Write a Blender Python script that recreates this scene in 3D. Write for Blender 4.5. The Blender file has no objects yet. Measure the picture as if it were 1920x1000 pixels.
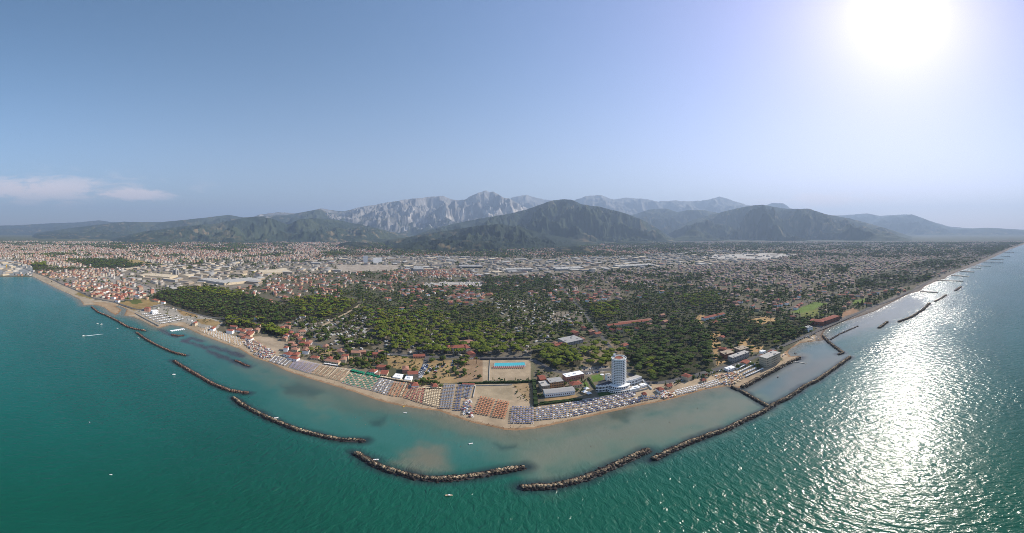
import bpy, bmesh, math, random
import numpy as np
from mathutils import Vector
R = math.radians
rnd = random.Random(7)
rng = np.random.default_rng(11)
scn = bpy.context.scene
COL = scn.collection

# ------------------------------------------------------------------ camera, sky, sun, exposure
H = 215.0                      # flying height above the sea, metres
S = 1920 / 180.0               # picture columns (of a 1920 wide picture) per degree
HOR = 432.0                    # picture row of the horizon
cam_d = bpy.data.cameras.new('aerial_camera')
cam = bpy.data.objects.new('aerial_camera', cam_d)
COL.objects.link(cam)
cam.location = (0, 0, H)
cam.rotation_euler = (R(90), 0, 0)
cam_d.type = 'PANO'
cam_d.panorama_type = 'EQUIRECTANGULAR'
cam_d.longitude_min, cam_d.longitude_max = R(-90), R(90)
cam_d.latitude_max, cam_d.latitude_min = R(HOR / S), R(-(1000 - HOR) / S)
cam_d.clip_start, cam_d.clip_end = 1.0, 120000
scn.camera = cam

SUN_AZ, SUN_EL = 68.0, 38.0    # degrees right of the view, above the horizon
sun_dir = Vector((math.sin(R(SUN_AZ)) * math.cos(R(SUN_EL)), math.cos(R(SUN_AZ)) * math.cos(R(SUN_EL)), math.sin(R(SUN_EL))))
sd_ = bpy.data.lights.new('sun', 'SUN')
sun = bpy.data.objects.new('sun', sd_)
COL.objects.link(sun)
sun.rotation_euler = (-sun_dir).to_track_quat('-Z', 'Y').to_euler()
sun.location = sun_dir * 500
sd_.energy, sd_.angle, sd_.color = 4.6, R(0.5), (1.0, 0.92, 0.80)

world = bpy.data.worlds.new('World')
scn.world = world
world.use_nodes = True
wn, wl = world.node_tree.nodes, world.node_tree.links
wn.clear()


def nd(tree, kind, **kw):
    n = tree.nodes.new(kind)
    for k, v in kw.items():
        if k == 'ins':
            for i, x in v.items():
                n.inputs[i].default_value = x
        else:
            setattr(n, k, v)
    return n


def mth(tree, op, a, b=None, c=None, clamp=False):
    n = tree.nodes.new('ShaderNodeMath')
    n.operation = op
    n.use_clamp = clamp
    for i, x in enumerate((a, b, c)):
        if x is None:
            continue
        if isinstance(x, (int, float)):
            n.inputs[i].default_value = x
        else:
            tree.links.new(x, n.inputs[i])
    return n.outputs[0]


def mixc(tree, fac, a, b, mode='MIX'):
    n = tree.nodes.new('ShaderNodeMix')
    n.data_type = 'RGBA'
    n.blend_type = mode
    for i, x in ((0, fac), (6, a), (7, b)):
        if isinstance(x, (int, float)):
            n.inputs[i].default_value = x
        elif isinstance(x, tuple):
            n.inputs[i].default_value = (*x[:3], 1)
        else:
            tree.links.new(x, n.inputs[i])
    return n.outputs[2]


W = world.node_tree
tc = nd(W, 'ShaderNodeTexCoord')
sp = nd(W, 'ShaderNodeSeparateXYZ')
wl.new(tc.outputs['Generated'], sp.inputs[0])
zc = mth(W, 'MAXIMUM', sp.outputs[2], 0.012)
cb = nd(W, 'ShaderNodeCombineXYZ')
wl.new(sp.outputs[0], cb.inputs[0]); wl.new(sp.outputs[1], cb.inputs[1]); wl.new(zc, cb.inputs[2])
sky = nd(W, 'ShaderNodeTexSky')
sky.sky_type = 'NISHITA'
sky.sun_disc = False
sky.sun_elevation = R(SUN_EL)
sky.sun_rotation = R(SUN_AZ)
sky.altitude = 200
sky.air_density, sky.dust_density, sky.ozone_density = 1.0, 0.25, 2.5
wl.new(cb.outputs[0], sky.inputs[0])
dt = nd(W, 'ShaderNodeVectorMath', operation='DOT_PRODUCT')
wl.new(tc.outputs['Generated'], dt.inputs[0]); dt.inputs[1].default_value = sun_dir
ang = mth(W, 'MULTIPLY', mth(W, 'ARCCOSINE', mth(W, 'MINIMUM', dt.outputs['Value'], 0.99999)), 57.2958)


def lobe(width, amp, power=1.0):
    t = mth(W, 'POWER', mth(W, 'DIVIDE', ang, width), power)
    return mth(W, 'MULTIPLY', mth(W, 'EXPONENT', mth(W, 'MULTIPLY', t, -1.0)), amp)


core = mth(W, 'ADD', lobe(2.8, 60.0, 2.0), lobe(5.5, 3.6, 1.0))
wide = lobe(27.0, 1.7, 1.5)
g1 = mixc(W, 1.0, (1.0, 0.97, 0.93), (0, 0, 0), 'ADD')
va = nd(W, 'ShaderNodeVectorMath', operation='SCALE'); va.inputs[0].default_value = (1.0, 0.97, 0.95); wl.new(core, va.inputs['Scale'])
vb = nd(W, 'ShaderNodeVectorMath', operation='SCALE'); vb.inputs[0].default_value = (1.0, 0.74, 1.0); wl.new(wide, vb.inputs['Scale'])
# low band of dusty air along the horizon
hz = mth(W, 'EXPONENT', mth(W, 'MULTIPLY', zc, -4.4))
skyc = mixc(W, 1.0, sky.outputs[0], mixc(W, lobe(52.0, 1.0, 2.0), (0.62, 0.93, 0.97), (1.0, 0.90, 1.04)), 'MULTIPLY')
skyc = mixc(W, mth(W, 'MULTIPLY', hz, 0.92), skyc, mixc(W, lobe(48.0, 1.0, 2.0), (3.6, 3.25, 3.7), (9.2, 6.8, 6.2)))
# thin clouds low over the land
azn = mth(W, 'MULTIPLY', mth(W, 'ARCTAN2', sp.outputs[0], sp.outputs[1]), 57.2958)
eln = mth(W, 'MULTIPLY', mth(W, 'ARCSINE', sp.outputs[2]), 57.2958)
cv = nd(W, 'ShaderNodeCombineXYZ')
wl.new(mth(W, 'MULTIPLY', azn, 0.16), cv.inputs[0]); wl.new(mth(W, 'MULTIPLY', eln, 0.55), cv.inputs[1])
cn = nd(W, 'ShaderNodeTexNoise', ins={'Scale': 1.0, 'Detail': 7.0, 'Roughness': 0.62, 'Distortion': 0.4})
wl.new(cv.outputs[0], cn.inputs['Vector'])


def band(x, c, w):
    t = mth(W, 'DIVIDE', mth(W, 'SUBTRACT', x, c), w)
    return mth(W, 'EXPONENT', mth(W, 'MULTIPLY', mth(W, 'MULTIPLY', t, t), -1.0))


def cloud(a, aw, e, ew, amp, lo=0.45, hi=0.62):
    m = mth(W, 'MULTIPLY', band(azn, a, aw), band(eln, e, ew))
    t = mth(W, 'ADD', cn.outputs[0], mth(W, 'MULTIPLY', mth(W, 'SUBTRACT', m, 0.6), 0.30))
    r = nd(W, 'ShaderNodeMapRange', interpolation_type='SMOOTHSTEP')
    r.inputs[1].default_value = lo; r.inputs[2].default_value = hi
    wl.new(t, r.inputs[0])
    return mth(W, 'MULTIPLY', mth(W, 'MULTIPLY', r.outputs[0], m), amp)


cl = mth(W, 'ADD', mth(W, 'ADD', cloud(-84, 21, 7.2, 2.7, 1.0, 0.36, 0.60), cloud(-65, 8, 6.2, 1.2, 0.9, 0.40, 0.58)), cloud(55, 13, 5.0, 1.5, 1.0, 0.38, 0.6), clamp=True)
skyc = mixc(W, mth(W, 'MULTIPLY', cl, 0.8), skyc, (7.4, 6.4, 6.5))
ad = nd(W, 'ShaderNodeVectorMath', operation='ADD'); wl.new(va.outputs[0], ad.inputs[0]); wl.new(vb.outputs[0], ad.inputs[1])
ae = nd(W, 'ShaderNodeVectorMath', operation='ADD'); wl.new(ad.outputs[0], ae.inputs[0]); wl.new(skyc, ae.inputs[1])
bg = nd(W, 'ShaderNodeBackground'); bg.inputs[1].default_value = 0.12
wl.new(ae.outputs[0], bg.inputs[0])
wo = nd(W, 'ShaderNodeOutputWorld'); wl.new(bg.outputs[0], wo.inputs[0])

vs = scn.view_settings
vs.view_transform, vs.look, vs.exposure, vs.gamma, vs.use_curve_mapping = 'Standard', 'None', 0.48, 1.0, False
scn.render.engine = 'CYCLES'
cy = scn.cycles
cy.use_denoising = True
cy.denoising_prefilter = 'NONE'
cy.pixel_filter_type, cy.filter_width = 'BLACKMAN_HARRIS', 0.9
cy.max_bounces, cy.diffuse_bounces, cy.glossy_bounces, cy.transmission_bounces, cy.volume_bounces, cy.transparent_max_bounces = 4, 2, 2, 2, 0, 8
cy.sample_clamp_direct, cy.sample_clamp_indirect = 0.0, 4.0
cy.caustics_reflective = cy.caustics_refractive = False

# ------------------------------------------------------------------ helpers
def G(px, py, z=0.0):
    """The point at height z on the map seen from the camera in direction (px, py) of the photograph."""
    d = (H - z) / math.tan(R((py - HOR) / S))
    a = R((px - 960) / S)
    return Vector((d * math.sin(a), d * math.cos(a), z))


def Gn(px, py):
    px, py = np.asarray(px, float), np.asarray(py, float)
    d = H / np.tan(np.radians((py - HOR) / S))
    a = np.radians((px - 960) / S)
    return d * np.sin(a), d * np.cos(a)


def P(x, y):
    d = np.hypot(x, y)
    return 960 + np.degrees(np.arctan2(x, y)) * S, HOR + np.degrees(np.arctan2(H, d)) * S


def inside(poly, x, y):
    x, y = np.asarray(x, float), np.asarray(y, float)
    r = np.zeros(x.shape, bool)
    n = len(poly)
    for i in range(n):
        x0, y0 = poly[i]
        x1, y1 = poly[(i + 1) % n]
        if y0 == y1:
            continue
        c = ((y0 > y) != (y1 > y)) & (x < (x1 - x0) * (y - y0) / (y1 - y0) + x0)
        r ^= c
    return r


def segdist(pts, x, y):
    """Distance from points to a polyline, in the units of the points."""
    best = np.full(x.shape, 1e12)
    for (x0, y0), (x1, y1) in zip(pts[:-1], pts[1:]):
        dx, dy = x1 - x0, y1 - y0
        L = dx * dx + dy * dy + 1e-12
        t = np.clip(((x - x0) * dx + (y - y0) * dy) / L, 0, 1)
        best = np.minimum(best, (x - x0 - t * dx) ** 2 + (y - y0 - t * dy) ** 2)
    return np.sqrt(best)


def _hash(ix, iy, seed):
    h = (ix.astype(np.int64) * 374761393 + iy.astype(np.int64) * 668265263 + seed * 974711) & 0x7fffffff
    h = ((h ^ (h >> 13)) * 1274126177) & 0x7fffffff
    return ((h ^ (h >> 16)) & 0xffff) / 65535.0


def vnoise(x, y, seed=0):
    ix, iy = np.floor(x), np.floor(y)
    fx, fy = x - ix, y - iy
    ux, uy = fx * fx * fx * (fx * (fx * 6 - 15) + 10), fy * fy * fy * (fy * (fy * 6 - 15) + 10)
    a, b = _hash(ix, iy, seed), _hash(ix + 1, iy, seed)
    c, d = _hash(ix, iy + 1, seed), _hash(ix + 1, iy + 1, seed)
    return (a + (b - a) * ux) * (1 - uy) + (c + (d - c) * ux) * uy


def fbm(x, y, seed=0, octv=5, gain=0.5, ridged=False):
    s = np.zeros(np.shape(x)); amp = 1.0; tot = 0
    for o in range(octv):
        v = vnoise(x * 2 ** o + 17.3 * o, y * 2 ** o - 9.1 * o, seed + o)
        if ridged:
            v = 1 - np.abs(2 * v - 1)
        s += amp * v; tot += amp; amp *= gain
    return s / tot


def tag(o, label=None, cat=None, group=None, kind=None):
    if label: o['label'] = label
    if cat: o['category'] = cat
    if group: o['group'] = group
    if kind: o['kind'] = kind
    return o


def link(name, me, mat=None, parent=None):
    o = bpy.data.objects.new(name, me)
    COL.objects.link(o)
    if mat is not None and me is not None and not me.materials:
        me.materials.append(mat)
    if parent: o.parent = parent
    return o


def empty(name, loc, rz=0.0, label=None, cat=None, group=None):
    o = bpy.data.objects.new(name, None)
    COL.objects.link(o)
    o.location = loc
    o.rotation_euler = (0, 0, rz)
    o.empty_display_size = 0.5
    return tag(o, label, cat, group)


def mesh_np(name, V, F, colors=None, smooth=False, mats=None):
    """V (n,3); F: list of (m,k) index arrays; colors: one (sum m, 3) array, a natural colour per face."""
    me = bpy.data.meshes.new(name)
    V = np.asarray(V, np.float32)
    F = [np.asarray(f, np.int32) for f in F if len(f)]
    me.vertices.add(len(V)); me.vertices.foreach_set('co', V.ravel())
    nl = sum(f.size for f in F); npol = sum(len(f) for f in F)
    me.loops.add(nl); me.loops.foreach_set('vertex_index', np.concatenate([f.ravel() for f in F]))
    tot = np.concatenate([np.full(len(f), f.shape[1], np.int32) for f in F])
    me.polygons.add(npol)
    me.polygons.foreach_set('loop_start', np.concatenate([[0], np.cumsum(tot)[:-1]]).astype(np.int32))
    if colors is not None:
        at = me.attributes.new('tint', 'FLOAT_COLOR', 'FACE')
        c = np.ones((npol, 4), np.float32); c[:, :3] = colors
        at.data.foreach_set('color', c.ravel())
    me.update(calc_edges=True)
    if smooth:
        me.polygons.foreach_set('use_smooth', np.ones(npol, bool))
    me.validate()
    return me


def vcolor(me, rgb, name='tint'):
    at = me.attributes.new(name, 'FLOAT_COLOR', 'POINT')
    c = np.ones((len(me.vertices), 4), np.float32); c[:, :3] = rgb
    at.data.foreach_set('color', c.ravel())


def scatter(proto_list, pos, sc, rot, tint):
    """Merge transformed copies of small meshes. proto_list: [(V, F(k), shade or None)] used at random; returns V, [F], colours."""
    n = len(pos)
    pick = rng.integers(0, len(proto_list), n)
    Vs, Fs, Cs, off = [], {}, {}, 0
    for i, (pv, pf, ps) in enumerate(proto_list):
        m = np.where(pick == i)[0]
        if not len(m): continue
        s = sc[m][:, None, :]
        v = pv[None] * s
        c, sn = np.cos(rot[m])[:, None], np.sin(rot[m])[:, None]
        x = v[..., 0] * c - v[..., 1] * sn; y = v[..., 0] * sn + v[..., 1] * c
        v = np.stack([x, y, v[..., 2]], -1) + pos[m][:, None, :]
        for f, pcol in zip(pf, ps):
            ff = f[None] + (np.arange(len(m)) * len(pv))[:, None, None] + off
            k = f.shape[1]
            Fs.setdefault(k, []).append(ff.reshape(-1, k))
            t = tint[pcol][m] if isinstance(pcol, str) else np.broadcast_to(np.asarray(pcol)[None], (len(m), 3))
            Cs.setdefault(k, []).append(np.repeat(t, len(f), 0))
        Vs.append(v.reshape(-1, 3)); off += len(m) * len(pv)
    ks = sorted(Fs)
    return np.concatenate(Vs), [np.concatenate(Fs[k]) for k in ks], np.concatenate([np.concatenate(Cs[k]) for k in ks])


def cat_geo(parts):
    V, F, C, off = [], {}, {}, 0
    for v, f, c in parts:
        j = 0
        for a in f:
            F.setdefault(a.shape[1], []).append(a + off)
            C.setdefault(a.shape[1], []).append(c[j:j + len(a)]); j += len(a)
        V.append(v); off += len(v)
    ks = sorted(F)
    return np.concatenate(V), [np.concatenate(F[k]) for k in ks], np.concatenate([np.concatenate(C[k]) for k in ks])


# ------------------------------------------------------------------ materials
def mat(name, color=(0.5, 0.5, 0.5), rough=0.85, var=0.12, scale=0.6, spec=0.2, attr=None, objvar=0.0, bump=0.0, coords='Object'):
    m = bpy.data.materials.new(name)
    m.use_nodes = True
    t = m.node_tree
    b = t.nodes['Principled BSDF']
    b.inputs['Roughness'].default_value = rough
    b.inputs['Specular IOR Level'].default_value = spec
    co = nd(t, 'ShaderNodeTexCoord')
    geo = nd(t, 'ShaderNodeNewGeometry')
    vec = geo.outputs['Position'] if coords == 'World' else co.outputs['Object']
    n = nd(t, 'ShaderNodeTexNoise', ins={'Scale': scale, 'Detail': 5.0, 'Roughness': 0.6})
    t.links.new(vec, n.inputs['Vector'])
    if attr:
        a = nd(t, 'ShaderNodeAttribute', attribute_name=attr)
        base = a.outputs['Color']
    else:
        a = nd(t, 'ShaderNodeRGB'); a.outputs[0].default_value = (*color, 1)
        base = a.outputs[0]
    f = mth(t, 'MULTIPLY_ADD', n.outputs[0], 2 * var * 2, 1 - 2 * var)
    if objvar:
        oi = nd(t, 'ShaderNodeObjectInfo')
        f = mth(t, 'MULTIPLY', f, mth(t, 'MULTIPLY_ADD', oi.outputs['Random'], 2 * objvar, 1 - objvar))
    vm = nd(t, 'ShaderNodeVectorMath', operation='SCALE')
    t.links.new(base, vm.inputs[0]); t.links.new(f, vm.inputs['Scale'])
    t.links.new(vm.outputs[0], b.inputs['Base Color'])
    if name.endswith(('needles', 'leaves', 'foliage')):
        tl = nd(t, 'ShaderNodeBsdfTranslucent'); t.links.new(vm.outputs[0], tl.inputs[0])
        ms = nd(t, 'ShaderNodeMixShader'); ms.inputs[0].default_value = 0.38
        t.links.new(b.outputs[0], ms.inputs[1]); t.links.new(tl.outputs[0], ms.inputs[2]); t.links.new(ms.outputs[0], t.nodes['Material Output'].inputs['Surface'])
    if bump:
        bp = nd(t, 'ShaderNodeBump', ins={'Strength': 0.6, 'Distance': bump})
        t.links.new(n.outputs[0], bp.inputs['Height']); t.links.new(bp.outputs[0], b.inputs['Normal'])
    return m


M = {
    'white': mat('white_render', (0.84, 0.84, 0.82), 0.8, 0.05, 0.3),
    'cream': mat('cream_render', (0.56, 0.47, 0.33), 0.85, 0.08, 0.3),
    'sandy': mat('sandy_stone', (0.36, 0.29, 0.21), 0.9, 0.10, 0.3),
    'pink': mat('pink_render', (0.45, 0.24, 0.18), 0.85, 0.08, 0.3),
    'ochre': mat('ochre_render', (0.50, 0.26, 0.12), 0.85, 0.1, 0.3),
    'brick': mat('red_brick', (0.25, 0.11, 0.07), 0.9, 0.12, 0.4),
    'terra': mat('terracotta_tiles', (0.26, 0.088, 0.058), 0.9, 0.2, 0.5),
    'terrapale': mat('faded_terracotta_tiles', (0.33, 0.17, 0.115), 0.9, 0.2, 0.5),
    'grey': mat('grey_concrete', (0.33, 0.32, 0.30), 0.9, 0.12, 0.25),
    'palegrey': mat('pale_roofing', (0.42, 0.40, 0.36), 0.9, 0.12, 0.2),
    'darkroof': mat('dark_roofing', (0.055, 0.058, 0.065), 0.8, 0.2, 0.3),
    'glass': mat('window_glass', (0.018, 0.024, 0.035), 0.15, 0.05, 1.0, 0.5),
    'bark': mat('bark', (0.10, 0.065, 0.045), 0.95, 0.25, 2.0),
    'pine': mat('bright_pine_needles', (0.150, 0.182, 0.026), 0.9, 0.30, 0.6, 0.1, objvar=0.22),
    'pinedk': mat('dark_pine_needles', (0.088, 0.122, 0.031), 0.9, 0.30, 0.6, 0.1, objvar=0.25),
    'leaf': mat('broad_leaves', (0.094, 0.126, 0.031), 0.9, 0.32, 0.6, 0.1, objvar=0.30),
    'tint_leaf': mat('foliage', rough=0.9, var=0.30, scale=0.35, spec=0.1, attr='tint', coords='World'),
    'tint': mat('painted_surface', rough=0.85, var=0.10, scale=0.15, spec=0.2, attr='tint', coords='World'),
    'rock': mat('boulder_stone', rough=0.9, var=0.22, scale=0.8, spec=0.2, attr='tint', coords='World'),
    'wetrock': mat('weedy_wet_stone', (0.030, 0.024, 0.020), 0.6, 0.3, 0.5, 0.4),
    'asphalt': mat('asphalt', (0.10, 0.095, 0.09), 0.95, 0.15, 0.1, coords='World'),
    'paving': mat('pale_paving', (0.36, 0.32, 0.27), 0.95, 0.12, 0.1, coords='World'),
    'lawn': mat('watered_lawn', (0.085, 0.145, 0.03), 0.95, 0.25, 0.12, coords='World'),
    'straw': mat('dry_grass', (0.33, 0.225, 0.10), 0.95, 0.25, 0.08, coords='World'),
    'sandc': mat('raked_sand', (0.36, 0.28, 0.18), 0.95, 0.12, 0.06, coords='World'),
    'pool': mat('pool_water', (0.05, 0.40, 0.44), 0.08, 0.05, 0.2, 0.5),
    'metal': mat('grey_metal', (0.4, 0.4, 0.4), 0.5, 0.1, 1.0, 0.5),
    'yellow': mat('yellow_paint', (0.65, 0.38, 0.03), 0.6, 0.1, 1.0),
    'hedge': mat('clipped_hedge', (0.030, 0.048, 0.016), 0.95, 0.35, 0.8, 0.1),
    'skin': mat('tanned_skin', (0.40, 0.22, 0.14), 0.7, 0.05, 2.0),
    'foam': mat('white_foam', (0.75, 0.80, 0.80), 0.9, 0.15, 0.4, coords='World'),
}
for k, c in {'orange': (0.46, 0.20, 0.105), 'redc': (0.36, 0.12, 0.10), 'blue': (0.09, 0.115, 0.20), 'bluegrey': (0.22, 0.24, 0.28),
             'green': (0.02, 0.20, 0.11), 'creamc': (0.62, 0.50, 0.33), 'tan': (0.48, 0.30, 0.18), 'lav': (0.33, 0.29, 0.36), 'whitec': (0.74, 0.73, 0.70)}.items():
    M['cv_' + k] = mat(k + '_canvas', c, 0.9, 0.06, 1.5, objvar=0.10)
for k, c in {'white': (0.75, 0.75, 0.75), 'silver': (0.38, 0.39, 0.40), 'black': (0.02, 0.02, 0.022), 'red': (0.35, 0.03, 0.025), 'blue': (0.03, 0.07, 0.22)}.items():
    M['car_' + k] = mat(k + '_car_paint', c, 0.3, 0.03, 1.0, 0.5)

# ------------------------------------------------------------------ shoreline (picture columns/rows turned into a map)
SHORE_PX = [(-330, 545), (-200, 533), (-60, 522), (0, 519), (62, 519), (81, 528.6), (108, 542), (130, 551.5), (151, 563), (157, 573), (172, 572),
 (184, 573), (196, 577), (206, 585), (216, 591), (222, 588), (228, 581), (216, 574), (222, 573), (238, 580), (233, 592), (251, 595), (270, 603),
 (286, 612), (297, 616), (319, 609.5), (337, 612), (351, 616), (378, 628.5), (400, 637), (425, 646), (448.5, 654), (478, 672), (505, 680), (538, 696),
 (570, 707), (600, 716), (627, 724), (667, 736), (708, 751), (740, 759), (775, 765), (824, 771), (859, 784), (886, 793), (924, 801), (945, 806), (967, 807.5),
 (1003, 804), (1048, 794.5), (1089, 785), (1143, 773), (1197, 761), (1246, 752), (1273, 745), (1321, 731), (1362, 724.5), (1374, 726), (1389, 728),
 (1405, 718), (1438, 702), (1470, 685), (1500, 672), (1501, 667.5), (1483, 669), (1476, 662), (1481, 655), (1502, 643), (1534, 639.5), (1546, 638), (1541, 630),
 (1547, 619), (1574, 605.5), (1601, 597.5), (1639, 584), (1671, 568), (1704, 551.5), (1725, 546), (1733, 538), (1758, 526), (1771, 523), (1777, 518),
 (1790, 512), (1817, 501.6), (1844, 491), (1871, 478.6), (1893, 468), (1917, 459.5)]
shore = [tuple(G(*p)[:2]) for p in SHORE_PX]
dx_, dy_ = shore[-1][0] - shore[-6][0], shore[-1][1] - shore[-6][1]
for k in (0.6, 1.5, 3, 6, 10):
    shore.append((shore[-1][0] + dx_ * k, shore[-1][1] + dy_ * k))
land_poly = shore + [(60000, 60000), (-60000, 60000), (-60000, -20000), (-9000, -1200)]


def shore_sd(x, y):
    d = segdist(shore, x, y)
    return np.where(inside(land_poly, x, y), d, -d)


def gz(sd):
    return np.where(sd > 0, np.minimum(1.5, 0.04 + sd * 0.055), np.maximum(-3.0, sd * 0.09))


# ------------------------------------------------------------------ land cover, painted on the map from regions outlined in the photograph
X0, X1, Y0, Y1 = -100, 2020, 432, 840
gx, gy = np.meshgrid(np.arange(X0, X1) + 0.5, np.arange(Y0, Y1) + 0.5)
shp = gx.shape
wx, wy = Gn(gx, np.maximum(gy, 433.0))
dist = np.hypot(wx, wy)
n1 = fbm(wx / 60, wy / 60, 3, 4); n2 = fbm(wx / 260, wy / 260, 9, 4); n3 = fbm(wx / 18, wy / 18, 21, 3)
RGB = np.zeros(shp + (3,), np.float32)
green = np.clip((n1 - 0.42) * 4, 0, 1)[..., None]
RGB[:] = (0.125, 0.108, 0.072)
RGB = RGB * (1 - green * 0.7) + np.array((0.055, 0.072, 0.030)) * green * 0.7
Td = np.full(shp, 4800.0, np.float32)      # trees per square km
Tk = np.zeros(shp, np.int8)                # 0 broadleaf, 1 bright pine, 2 dark pine
Hd = np.full(shp, 800.0, np.float32)      # houses per square km
Hk = np.zeros(shp, np.int8)                # 0 red roofs, 1 town, 2 industry, 3 camping, 4 greyer far suburb
Zone = np.zeros(shp, np.int16)
ZONES = ['in the mixed suburb of gardens and houses']


def paint(poly, td=None, tk=None, hd=None, hk=None, col=None, zone=None, mask=None):
    m = inside(poly, gx, gy) if mask is None else mask
    if td is not None: Td[m] = td
    if tk is not None: Tk[m] = tk
    if hd is not None: Hd[m] = hd
    if hk is not None: Hk[m] = hk
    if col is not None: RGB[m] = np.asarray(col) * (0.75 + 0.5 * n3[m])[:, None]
    if zone:
        if zone not in ZONES: ZONES.append(zone)
        Zone[m] = ZONES.index(zone)
    return m


A0 = np.array((0.062, 0.070, 0.046))
# broad belts
m = dist > 5000
RGB[m] = A0 * (0.8 + 0.4 * n3[m])[:, None]
paint([(700, 545), (1100, 500), (1620, 470), (1920, 455), (1700, 545), (1600, 590), (1300, 610), (1000, 600)], 8200, 0, 1000, 4, zone='in the grey suburb right of the straight road')
m = (gy < 470) & (gx > 1150)
paint(None, 6500, 0, 560, 4, mask=m & (gx < 1980), zone='in the hazy plain below the right hills')
paint([(0, 462), (150, 462), (280, 470), (420, 472), (520, 478), (600, 476), (560, 490), (400, 492), (200, 500), (100, 503), (60, 492), (0, 486)], 3400, 0, 2000, 1, (0.20, 0.18, 0.13), 'in the dense cream town beyond the harbour')
paint([(560, 458), (640, 450), (700, 455), (640, 470), (560, 478), (440, 470)], 1800, 0, 1900, 1, zone='in the town at the foot of the quarry mountain')
paint([(0, 436), (130, 440), (270, 450), (200, 460), (0, 461)], 2200, 0, 500, 1, (0.10, 0.105, 0.05))
# industry belt
IND = [(225, 524), (230, 505), (300, 498), (400, 494), (560, 492), (620, 484), (760, 480), (1000, 486), (1180, 480), (1330, 470), (1430, 470), (1460, 488), (1320, 500), (1180, 507), (1040, 516), (900, 520), (740, 505), (600, 513), (500, 522), (490, 537), (430, 543), (370, 542), (330, 546), (290, 549), (240, 541)]
paint(IND, 3200, 0, 430, 2, (0.21, 0.18, 0.135), 'in the industrial belt of pale sheds')
paint([(627, 498), (750, 497), (745, 508), (640, 512)], 0, 0, 0, 2, (0.33, 0.28, 0.22))
paint([(1340, 478), (1440, 475), (1500, 478), (1440, 486), (1330, 485)], 100, 0, 120, 2, (0.42, 0.39, 0.34))
paint([(735, 508), (857, 508), (900, 514), (880, 525), (735, 524)], 2600, 0, 2600, 0, zone='in the red roofed quarter beside the railway')
paint([(797, 531), (902, 529), (905, 543), (795, 544)], 400, 0, 3200, 3, (0.36, 0.33, 0.29), 'on the bare allotment field')
# left seaside quarter, harbour
paint([(85, 521), (130, 510), (190, 512), (240, 528), (285, 550), (270, 560), (215, 567), (170, 560), (148, 549), (110, 534)], 1700, 0, 2600, 0, (0.22, 0.19, 0.155), 'in the seaside quarter behind the left shore road')
paint([(115, 512), (200, 508), (300, 545), (285, 557), (255, 545), (200, 530)], 1300, 0, 1900, 1, (0.28, 0.25, 0.21))
paint([(-100, 486), (0, 486), (60, 500), (66, 517), (0, 518), (-100, 522)], 60, 0, 700, 2, (0.22, 0.23, 0.22), 'on the harbour quay')
paint([(150, 487), (230, 485), (290, 497), (240, 503), (190, 504), (140, 497)], 9000, 2, 60, 0, (0.05, 0.06, 0.03))
paint([(228, 487), (262, 488), (290, 496), (255, 496)], 150, 0, 0, 0, (0.30, 0.22, 0.09))
paint([(56, 496), (85, 493), (92, 500), (62, 502)], 9000, 1, 0, 0, (0.05, 0.06, 0.03))
paint([(470, 478), (700, 520), (700, 527), (520, 508), (380, 500), (300, 492), (310, 488)], 1500, 0, 150, 0, (0.13, 0.11, 0.075)) if False else None
# strip of bare shore, estuary, dry field
paint([(62, 511), (90, 520), (116, 535), (151, 550), (175, 562), (230, 570), (262, 586), (300, 605), (345, 606), (380, 616), (430, 636), (470, 645), (500, 676), (540, 697), (300, 640), (150, 590), (60, 522)], 30, 0, 0, 0, (0.33, 0.27, 0.19))
paint([(150, 549), (174, 558), (172, 562), (140, 552)], 300, 0, 0, 0, (0.22, 0.17, 0.06))
paint([(221, 569), (268, 561), (302, 570), (272, 582), (252, 584)], 150, 0, 0, 0, (0.25, 0.175, 0.075))
paint([(243, 565), (264, 563), (268, 569), (250, 572)], 900, 0, 0, 0, (0.10, 0.115, 0.035))
paint([(172, 566), (216, 570), (236, 578), (262, 592), (216, 592), (190, 582)], 10, 0, 0, 0, (0.32, 0.23, 0.14))
paint([(255, 584), (300, 571), (360, 588), (420, 605), (405, 622), (350, 607), (300, 609)], 900, 0, 1100, 3, (0.30, 0.27, 0.22), 'behind the left bathing terraces')
paint([(330, 580), (365, 586), (372, 596), (340, 592)], 300, 0, 0, 0, (0.27, 0.18, 0.085))
paint([(368, 600), (392, 599), (416, 606), (405, 615), (375, 608)], 400, 0, 0, 0, (0.27, 0.19, 0.09))
# middle campsites and groves
paint([(420, 612), (480, 600), (560, 610), (600, 650), (720, 663), (720, 722), (640, 700), (520, 672), (470, 640), (430, 632)], 6500, 0, 1700, 0, (0.17, 0.145, 0.10), 'in the garden strip behind the beach clubs')
paint([(545, 600), (700, 585), (750, 600), (740, 645), (700, 664), (600, 652), (560, 630)], 11000, 0, 3800, 3, (0.14, 0.12, 0.085), 'in the campsite left of the pine rows')
paint([(680, 585), (760, 575), (900, 600), (1000, 610), (1000, 640), (900, 640), (740, 650), (700, 640)], 13000, 1, 2200, 3, (0.10, 0.09, 0.06), 'in the pine rows of the central campsite')
paint([(735, 640), (860, 640), (1000, 640), (1005, 672), (830, 668), (735, 664)], 11000, 1, 2600, 3, (0.15, 0.13, 0.10), 'in the pine rows behind the shore road')
paint([(560, 545), (760, 540), (1000, 535), (1130, 560), (1150, 640), (1000, 640), (900, 600), (690, 585), (670, 560)], 11500, 0, 700, 0, (0.09, 0.09, 0.05), 'in the leafy belt behind the campsites')
paint([(900, 560), (1030, 560), (1040, 640), (1000, 660), (940, 620), (900, 610)], 11000, 0, 2600, 3, (0.12, 0.11, 0.07), 'in the leafy campsite')
paint([(838, 581), (932, 571), (936, 605), (845, 618)], 13000, 0, 0, 0, (0.07, 0.07, 0.035), 'among the tall poplars of the central grove')
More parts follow.
